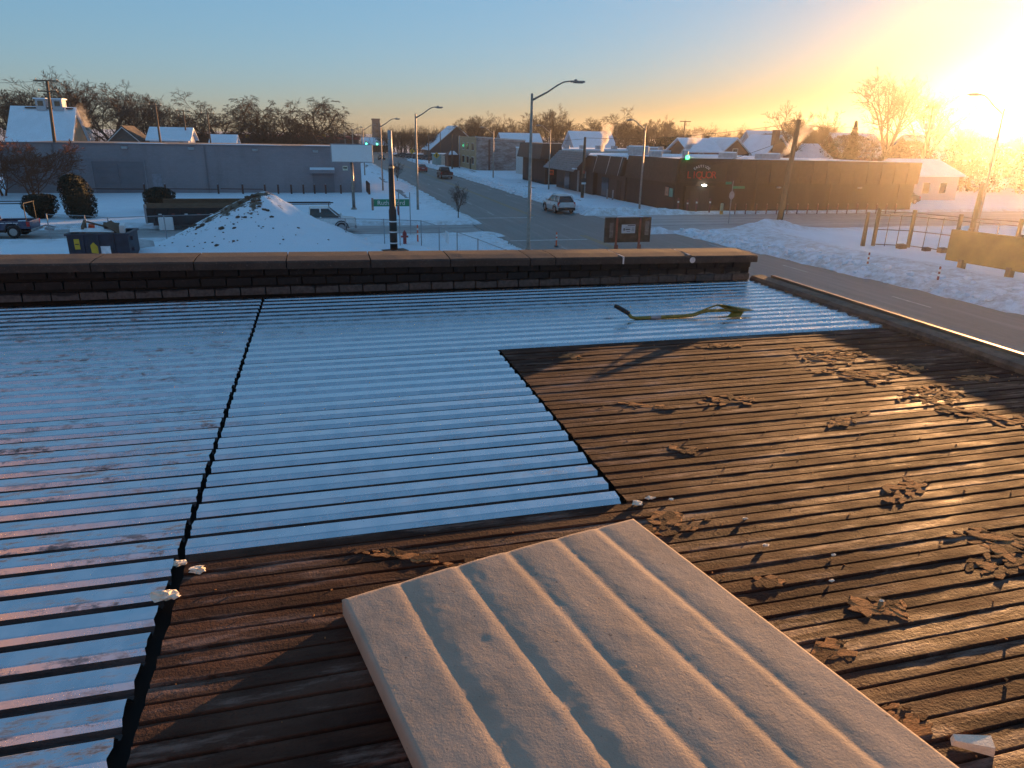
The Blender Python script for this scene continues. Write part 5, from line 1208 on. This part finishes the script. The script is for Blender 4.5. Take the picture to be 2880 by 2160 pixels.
proto('round2', seed=4, H=12, spread=1.05, levels=5, kids=(7,6,5,3), trunk=.24, twig_r=.020, up=.06)
proto('oak1', seed=5, H=12, spread=1.20, levels=5, kids=(7,6,5,4), trunk=.22, twig_r=.024, up=.03, flat=.8, trunk_r=.30)
proto('oak2', seed=6, H=12, spread=1.25, levels=5, kids=(7,6,5,4), trunk=.20, twig_r=.024, up=.02, flat=1.0, trunk_r=.32)
proto('tall', seed=8, H=18, spread=.55, levels=5, kids=(7,5,4,3), trunk=.30, twig_r=.020, up=.14, trunk_r=.30)
proto('redbush', seed=9, H=6, spread=.85, levels=5, kids=(5,5,4,3), trunk=.16, twig_r=.014, stems=4, up=.08, trunk_r=.12)
def tree(key, label, x, y, h, w=1.0, rz=None, group=None, z=0):
    (tm, cm), H = PROTO[key]; t = thing('bare_tree', label, 'tree', (x,y,z), rz if rz is not None else random.uniform(0,6.28), group)
    k = h/H; t.scale = (k*w, k*w, k)
    for nm_, me in (('trunk', tm), ('crown', cm)):
        o = bpy.data.objects.new(nm_, me); COL.objects.link(o); o.parent = t
    return t
tree('redbush','reddish multi-stemmed bare tree at the left before the grey building', -29.0,85.5,6.4,1.35)
tree('redbush','low reddish bare shrub at the far left edge', -37.0,86,5.6,1.5)
tree('redbush','reddish bare bush between the left shrub tree and the grey wall', -33.0,89,5.6,1.3)
OK_G = 'spreading bare trees above the grey building'
for i, (x, h, w, key, lab) in enumerate([(-22.5,15.2,1.25,'oak1','leftmost wide bare tree above the grey building roof'),(-13.2,14.4,1.15,'oak2','second wide bare tree above the grey building'),(-8.0,14.0,1.05,'oak1','third wide bare tree above the grey building'),(-1.5,14.6,1.25,'oak2','rightmost drooping bare tree above the grey building, left of the road')]):
    tree(key, lab, x, 188+3*(i%2), h*1.06, w*1.08, group=OK_G)
for i, (x, y, h, key, lab) in enumerate([(-64,186,16,'round1','bare tree at the far left edge behind the snowy house'),(-58.5,190,16.4,'round2','bare tree rising over the snowy house ridge, left'),(-52.0,186,18.6,'vase1','tall bare tree right behind the twin dormers'),(-45.0,184,18.4,'round2','largest bare tree right of the snowy house'),(-38.5,190,16.0,'round1','bare tree behind the small white house, left'),(-33.5,197,14.0,'round2','bare tree behind the small white house, right')]):
    tree(key, lab, x, y, h*1.05, 1.3)
tree('tall','tallest bare tree with upright limbs before the golden sky', 97.5,110,19.6,1.15)
tree('tall','second upright bare tree right of the tallest one', 108.5,112,17.0,1.1)
tree('vase1','small upright bare tree behind the leaning pole', 85.3,120,14.3,.9)
tree('vase2','small upright bare tree just right of the leaning pole', 94.4,125,13.9,.9)
tree('vase2','bare tree near the sun beside the right street lamp', 104.8,101,13.4,1.1)
tree('round1','bare tree at the right edge in the sun glare', 116,98,12.5,1.2)
MID = [(47.3,230,14.6,'round1'),(53,236,13.5,'round2'),(59,230,14.0,'vase2'),(66,226,14.5,'round2'),(69.7,220,16.8,'round1'),(75,228,14,'vase1'),(80,214,14.6,'round2'),(86.6,210,16.4,'oak1'),(82.3,190,13.4,'round1'),(90.3,190,13.6,'round2'),(97,205,14.2,'round1'),(104,212,13,'round2'),(112,206,12.2,'round1'),(119.6,200,11.2,'round2'),(126,196,11.5,'round1'),(132,190,12,'round2'),(139,186,11,'round1')]
for i, (x, y, h, key) in enumerate(MID): tree(key, '%s bare tree from the left in the tree line behind the dark shops' % NTH[i], x, y, h, 1.15, group='tree line behind the shops')
FARR = [(27,262,9.0),(31,255,9.5),(36,250,10),(41,258,10.5),(46,262,11),(52,255,11.5),(24.5,285,8.6),(29,275,9.0),(38,272,10.0),(34,240,8.5),(56,250,12.5)]
for i, (x, y, h) in enumerate(FARR): tree(['round1','round2','vase2'][i%3], '%s small bare tree from the left along the far right pavement' % NTH[sorted(f[0]/f[1] for f in FARR).index(x/y)], x, y, h, 1.2, group='trees along the far right pavement')
FARL = [(2,300,9),(-6,310,10),(9,320,8),(14,420,10),(40,420,11),(50,410,12),(22,440,10)]
for i, (x, y, h) in enumerate(FARL): tree(['round2','oak1'][i%2], '%s tiny bare tree from the left at the end of the road' % NTH[sorted(f[0]/f[1] for f in FARL).index(x/y)], x, y, h, 1.3, group='trees at the end of the road')
RG = [(100,150),(108,146),(116,140),(124,134),(131,126),(138,118),(145,108),(150,98),(120,120),(128,108),(134,98),(140,86),(112,132),(104,138)]
for i, (x, y) in enumerate(RG): tree(['round2','round1','vase2'][i%3], '%s bare tree from the left in the mass under the low sun' % NTH[sorted(f[0]/f[1] for f in RG).index(x/y)], x, y, 11+1.2*math.sin(i*2.1), 1.3, group='trees under the low sun')
# young street trees in the verge
for x, y, lab in ((11.6,62.8,'thin leafless sapling in the verge right of the second street lamp'),(11.3,112,'thin leafless sapling beside the far verge')): tree('vase1', lab, x, y, 3.4, .7)

def leaf_cloud(shape, n, s, seed, mbx=None):
    """many small leaf faces spread through a volume; shape(u) -> point"""
    rg = random.Random(seed); q = mbx or MB(); vs = []; fs = []
    for i in range(n):
        p = Vector(shape(rg)); a = Vector((rg.gauss(0,1),rg.gauss(0,1),rg.gauss(0,1))).normalized(); b_ = a.cross(Vector((rg.gauss(0,1),rg.gauss(0,1),rg.gauss(0,1)))).normalized()
        k = s*rg.uniform(.6,1.4); m_ = len(vs); vs += [p-a*k, p+b_*k*.45, p+a*k, p-b_*k*.45]; fs.append((m_,m_+1,m_+2,m_+3))
    q.add(vs, fs); return q
def shrub(label, x, y, prof, seed, n=5200, lean=0.0, s=.085):
    """prof: list of (z, radius)"""
    t = thing('evergreen_shrub', label, 'shrub', (x,y,0), group='dark evergreen shrubs')
    zs_ = [p[0] for p in prof]; rs_ = [p[1] for p in prof]
    def shape(rg):
        z = rg.uniform(zs_[0], zs_[-1]); r = float(np.interp(z, zs_, rs_)); a = rg.uniform(0,2*math.pi); q_ = (rg.random()**.35)*r*(1+.22*noise.noise(Vector((math.cos(a)*1.7,math.sin(a)*1.7,z*1.3+seed))))
        return (q_*math.cos(a)+lean*z, q_*math.sin(a), z)
    build('foliage', leaf_cloud(shape, n, s, seed), M_needle, t, world=False)
    core = MB().lathe([(max(.05,r*.72),z) for z, r in prof],(0,0,0),10); core.v = [(p[0]+lean*p[2],p[1],p[2]) for p in core.v]; build('inner_foliage', core, M_needle, t, world=False)
    build('stem', MB().tube([(0,0,-.1),(lean*.4,0,.5)], .12, 6), M_bark, t, world=False); return t
shrub('clipped dark evergreen shrub, wide flat-topped, nearest the blue pickup', -22.3,66.6,[(.05,.5),(.4,.95),(1.0,1.25),(1.7,1.25),(1.95,1.0),(2.02,.3)],1)
shrub('tall narrow dark evergreen shrub in the middle of the snowy yard', -19.2,66.3,[(.05,.7),(.6,1.15),(1.3,1.3),(2.1,1.3),(2.9,1.15),(3.4,.75),(3.6,.2)],2,6500,-.12)
shrub('round dark evergreen shrub behind the black trailer', -14.2,71,[(.05,.6),(.5,1.1),(1.1,1.4),(1.7,1.4),(2.1,1.0),(2.25,.3)],3)
t = thing('spruce_tree', 'dark spruce with layered boughs left of the tallest bare tree', 'tree', (86,105,0))
def spr(rg):
    z = rg.uniform(.8,10.4); r = (10.6-z)/10.6*3.0*(.55+.45*abs(math.sin(z*4.2))); a = rg.uniform(0,6.283); q_ = rg.random()**.5*r; return (q_*math.cos(a), q_*math.sin(a), z - q_*.25)
build('crown', leaf_cloud(spr, 9000, .20, 31), M_needle, t, world=False); build('trunk', MB().tube([(0,0,0),(0,0,10.2)], [.2,.03], 7), M_bark, t, world=False)
EV = [(92,99,7.5,4),(100,94,8.2,5),(108,87,8.6,5),(115,80,8.4,5),(121,70,8.6,5),(124,62,8.8,5),(96,118,8.4,5),(70,140,7.5,5),(80,146,8,5),(128,54,9,5),(90,134,8.5,5),(58,160,7.4,5),(48,176,7.4,5),(128,46,8.8,5)]
for i, (x, y, h, r) in enumerate(EV):
    t = thing('evergreen_tree', '%s dark dense evergreen from the left below the low sun' % NTH[sorted(f[0]/f[1] for f in EV).index(x/y)], 'tree', (x,y,0), group='evergreens below the sun')
    def bl(rg, h=h, r=r):
        a = rg.uniform(0,6.283); z = rg.uniform(.2,h); q_ = r*math.sqrt(max(0,1-((z-h*.42)/(h*.60))**2))*(rg.random()**.4)*(1+.25*noise.noise(Vector((math.cos(a)*1.5,math.sin(a)*1.5,z*.5+i)))); return (q_*math.cos(a)*1.25, q_*math.sin(a), z)
    build('crown', leaf_cloud(bl, 5200, .20, 50+i), M_needle, t, world=False); build('trunk', MB().tube([(0,0,0),(0,0,h*.6)], [.25,.1], 6), M_bark, t, world=False)
# distant woods that read as one mass: dense twig thicket on the horizon
q = MB(); rg = random.Random(77)
for (x0,y0,x1,y1,nn,hh) in ((-140,240,-30,235,900,9.5),(-30,270,12,275,500,9),(28,300,70,290,700,10),(60,240,170,200,1900,9.5),(110,170,190,120,1300,9.5),(150,120,180,40,700,10),(-200,210,-70,150,700,9),(-20,460,60,460,500,12),(60,330,300,330,700,12)):
    for i in range(nn):
        t_ = rg.random(); x = x0+(x1-x0)*t_+rg.gauss(0,4); y = y0+(y1-y0)*t_+rg.gauss(0,5); h = hh*rg.uniform(.35,1.08); w = rg.uniform(.02,.07)
        top = (x+rg.gauss(0,1.3), y+rg.gauss(0,1), h); q.tube([(x,y,0),((x+top[0])/2+rg.gauss(0,.4),y,h*.55),top],[w*1.6,w,w*.4],3,cap=False)
        for k in range(4):
            z = h*rg.uniform(.35,.95); q.tube([(x+(top[0]-x)*z/h,y,z),(x+(top[0]-x)*z/h+rg.gauss(0,1.2),y+rg.gauss(0,1),z+rg.uniform(.2,1.4))],[w*.6,w*.25],3,cap=False)
build('distant_woods', q, M_bark, None, kind='stuff'); tag(bpy.data.objects['distant_woods'], 'dark leafless woods massed along the whole horizon', 'woods')
# ================================================================== steam and haze
def steam(label, a, b_, r0, r1, dens, seed, cat='steam'):
    """a soft plume from a to b_, thickening from r0 to r1 and thinning out at its skin and top"""
    a, b_ = Vector(a), Vector(b_); L = (b_-a).length
    m = bpy.data.materials.new('steam %d' % seed); m.use_nodes = True; nt = m.node_tree
    nt.nodes.remove(nt.nodes['Principled BSDF']); out = nt.nodes['Material Output']
    v = N(nt, 'VolumePrincipled'); v.inputs['Color'].default_value = (.96,.94,.92,1); v.inputs['Anisotropy'].default_value = .3
    tc = N(nt, 'TexCoord'); sp = N(nt, 'SeparateXYZ'); nt.links.new(tc.outputs['Object'], sp.inputs[0])
    def M(op, x, y=None, z=None):
        n_ = N(nt, 'Math', operation=op)
        for k, q_ in enumerate((x, y, z)):
            if q_ is None: continue
            if hasattr(q_, 'links'): nt.links.new(q_, n_.inputs[k])
            else: n_.inputs[k].default_value = q_
        return n_.outputs[0]
    r = M('SQRT', M('ADD', M('MULTIPLY', sp.outputs[0], sp.outputs[0]), M('MULTIPLY', sp.outputs[1], sp.outputs[1])))
    t = M('DIVIDE', sp.outputs[2], L); rad = M('MULTIPLY_ADD', t, r1-r0, r0)
    n_ = N(nt, 'TexNoise'); n_.inputs['Scale'].default_value = 1.1; n_.inputs['Detail'].default_value = 4; n_.inputs['Distortion'].default_value = .5; nt.links.new(tc.outputs['Object'], n_.inputs['Vector'])
    core = M('SUBTRACT', M('MULTIPLY_ADD', n_.outputs['Fac'], 2.2, -.35), M('DIVIDE', r, rad))
    d = M('MULTIPLY', M('MAXIMUM', core, 0.0), M('MULTIPLY', M('SUBTRACT', 1.0, t), dens))
    nt.links.new(M('MINIMUM', d, dens), v.inputs['Density']); nt.links.new(v.outputs[0], out.inputs['Volume'])
    q = MB().lathe([(.05,0),(r0*1.3,.05*L),((r0+r1)*.65,.5*L),(r1*1.3,.85*L),(r1*.7,L)],(0,0,0),14)
    o = build('steam_plume', q, m, None, smooth=True); o.location = a; o.rotation_euler = (b_-a).to_track_quat('Z','Y').to_euler()
    return tag(o, label, cat)
steam('pinkish steam puff rising over the shop roofs', (44.3,112,5.0), (45.3,112,9.4), .5, 1.5, 7, 3)
steam('orange-lit steam blowing left of the snow-roofed house', (56.2,108,4.6), (59.6,108,8.4), .5, 1.4, 6, 4)
steam('slanting steam plume behind the leaning wooden pole', (61.8,90,4.4), (67.2,90,10.4), .4, 1.4, 5, 5)
steam('thin steam beside the gable of the snowy house at left', (-36.8,140,4.7), (-38.4,140,11.0), .4, 1.5, 2.4, 6)
HAZE = True
if HAZE:
    m = bpy.data.materials.new('cold morning haze'); m.use_nodes = True; nt = m.node_tree
    nt.nodes.remove(nt.nodes['Principled BSDF']); v = N(nt, 'VolumePrincipled'); v.inputs['Color'].default_value = (.97,.94,.90,1)
    v.inputs['Density'].default_value = .00034; v.inputs['Anisotropy'].default_value = .88
    nt.links.new(v.outputs[0], nt.nodes['Material Output'].inputs['Volume'])
    build('haze', MB().box(-320,-80,-1.7,330,760,21.5), m, None, kind='stuff')
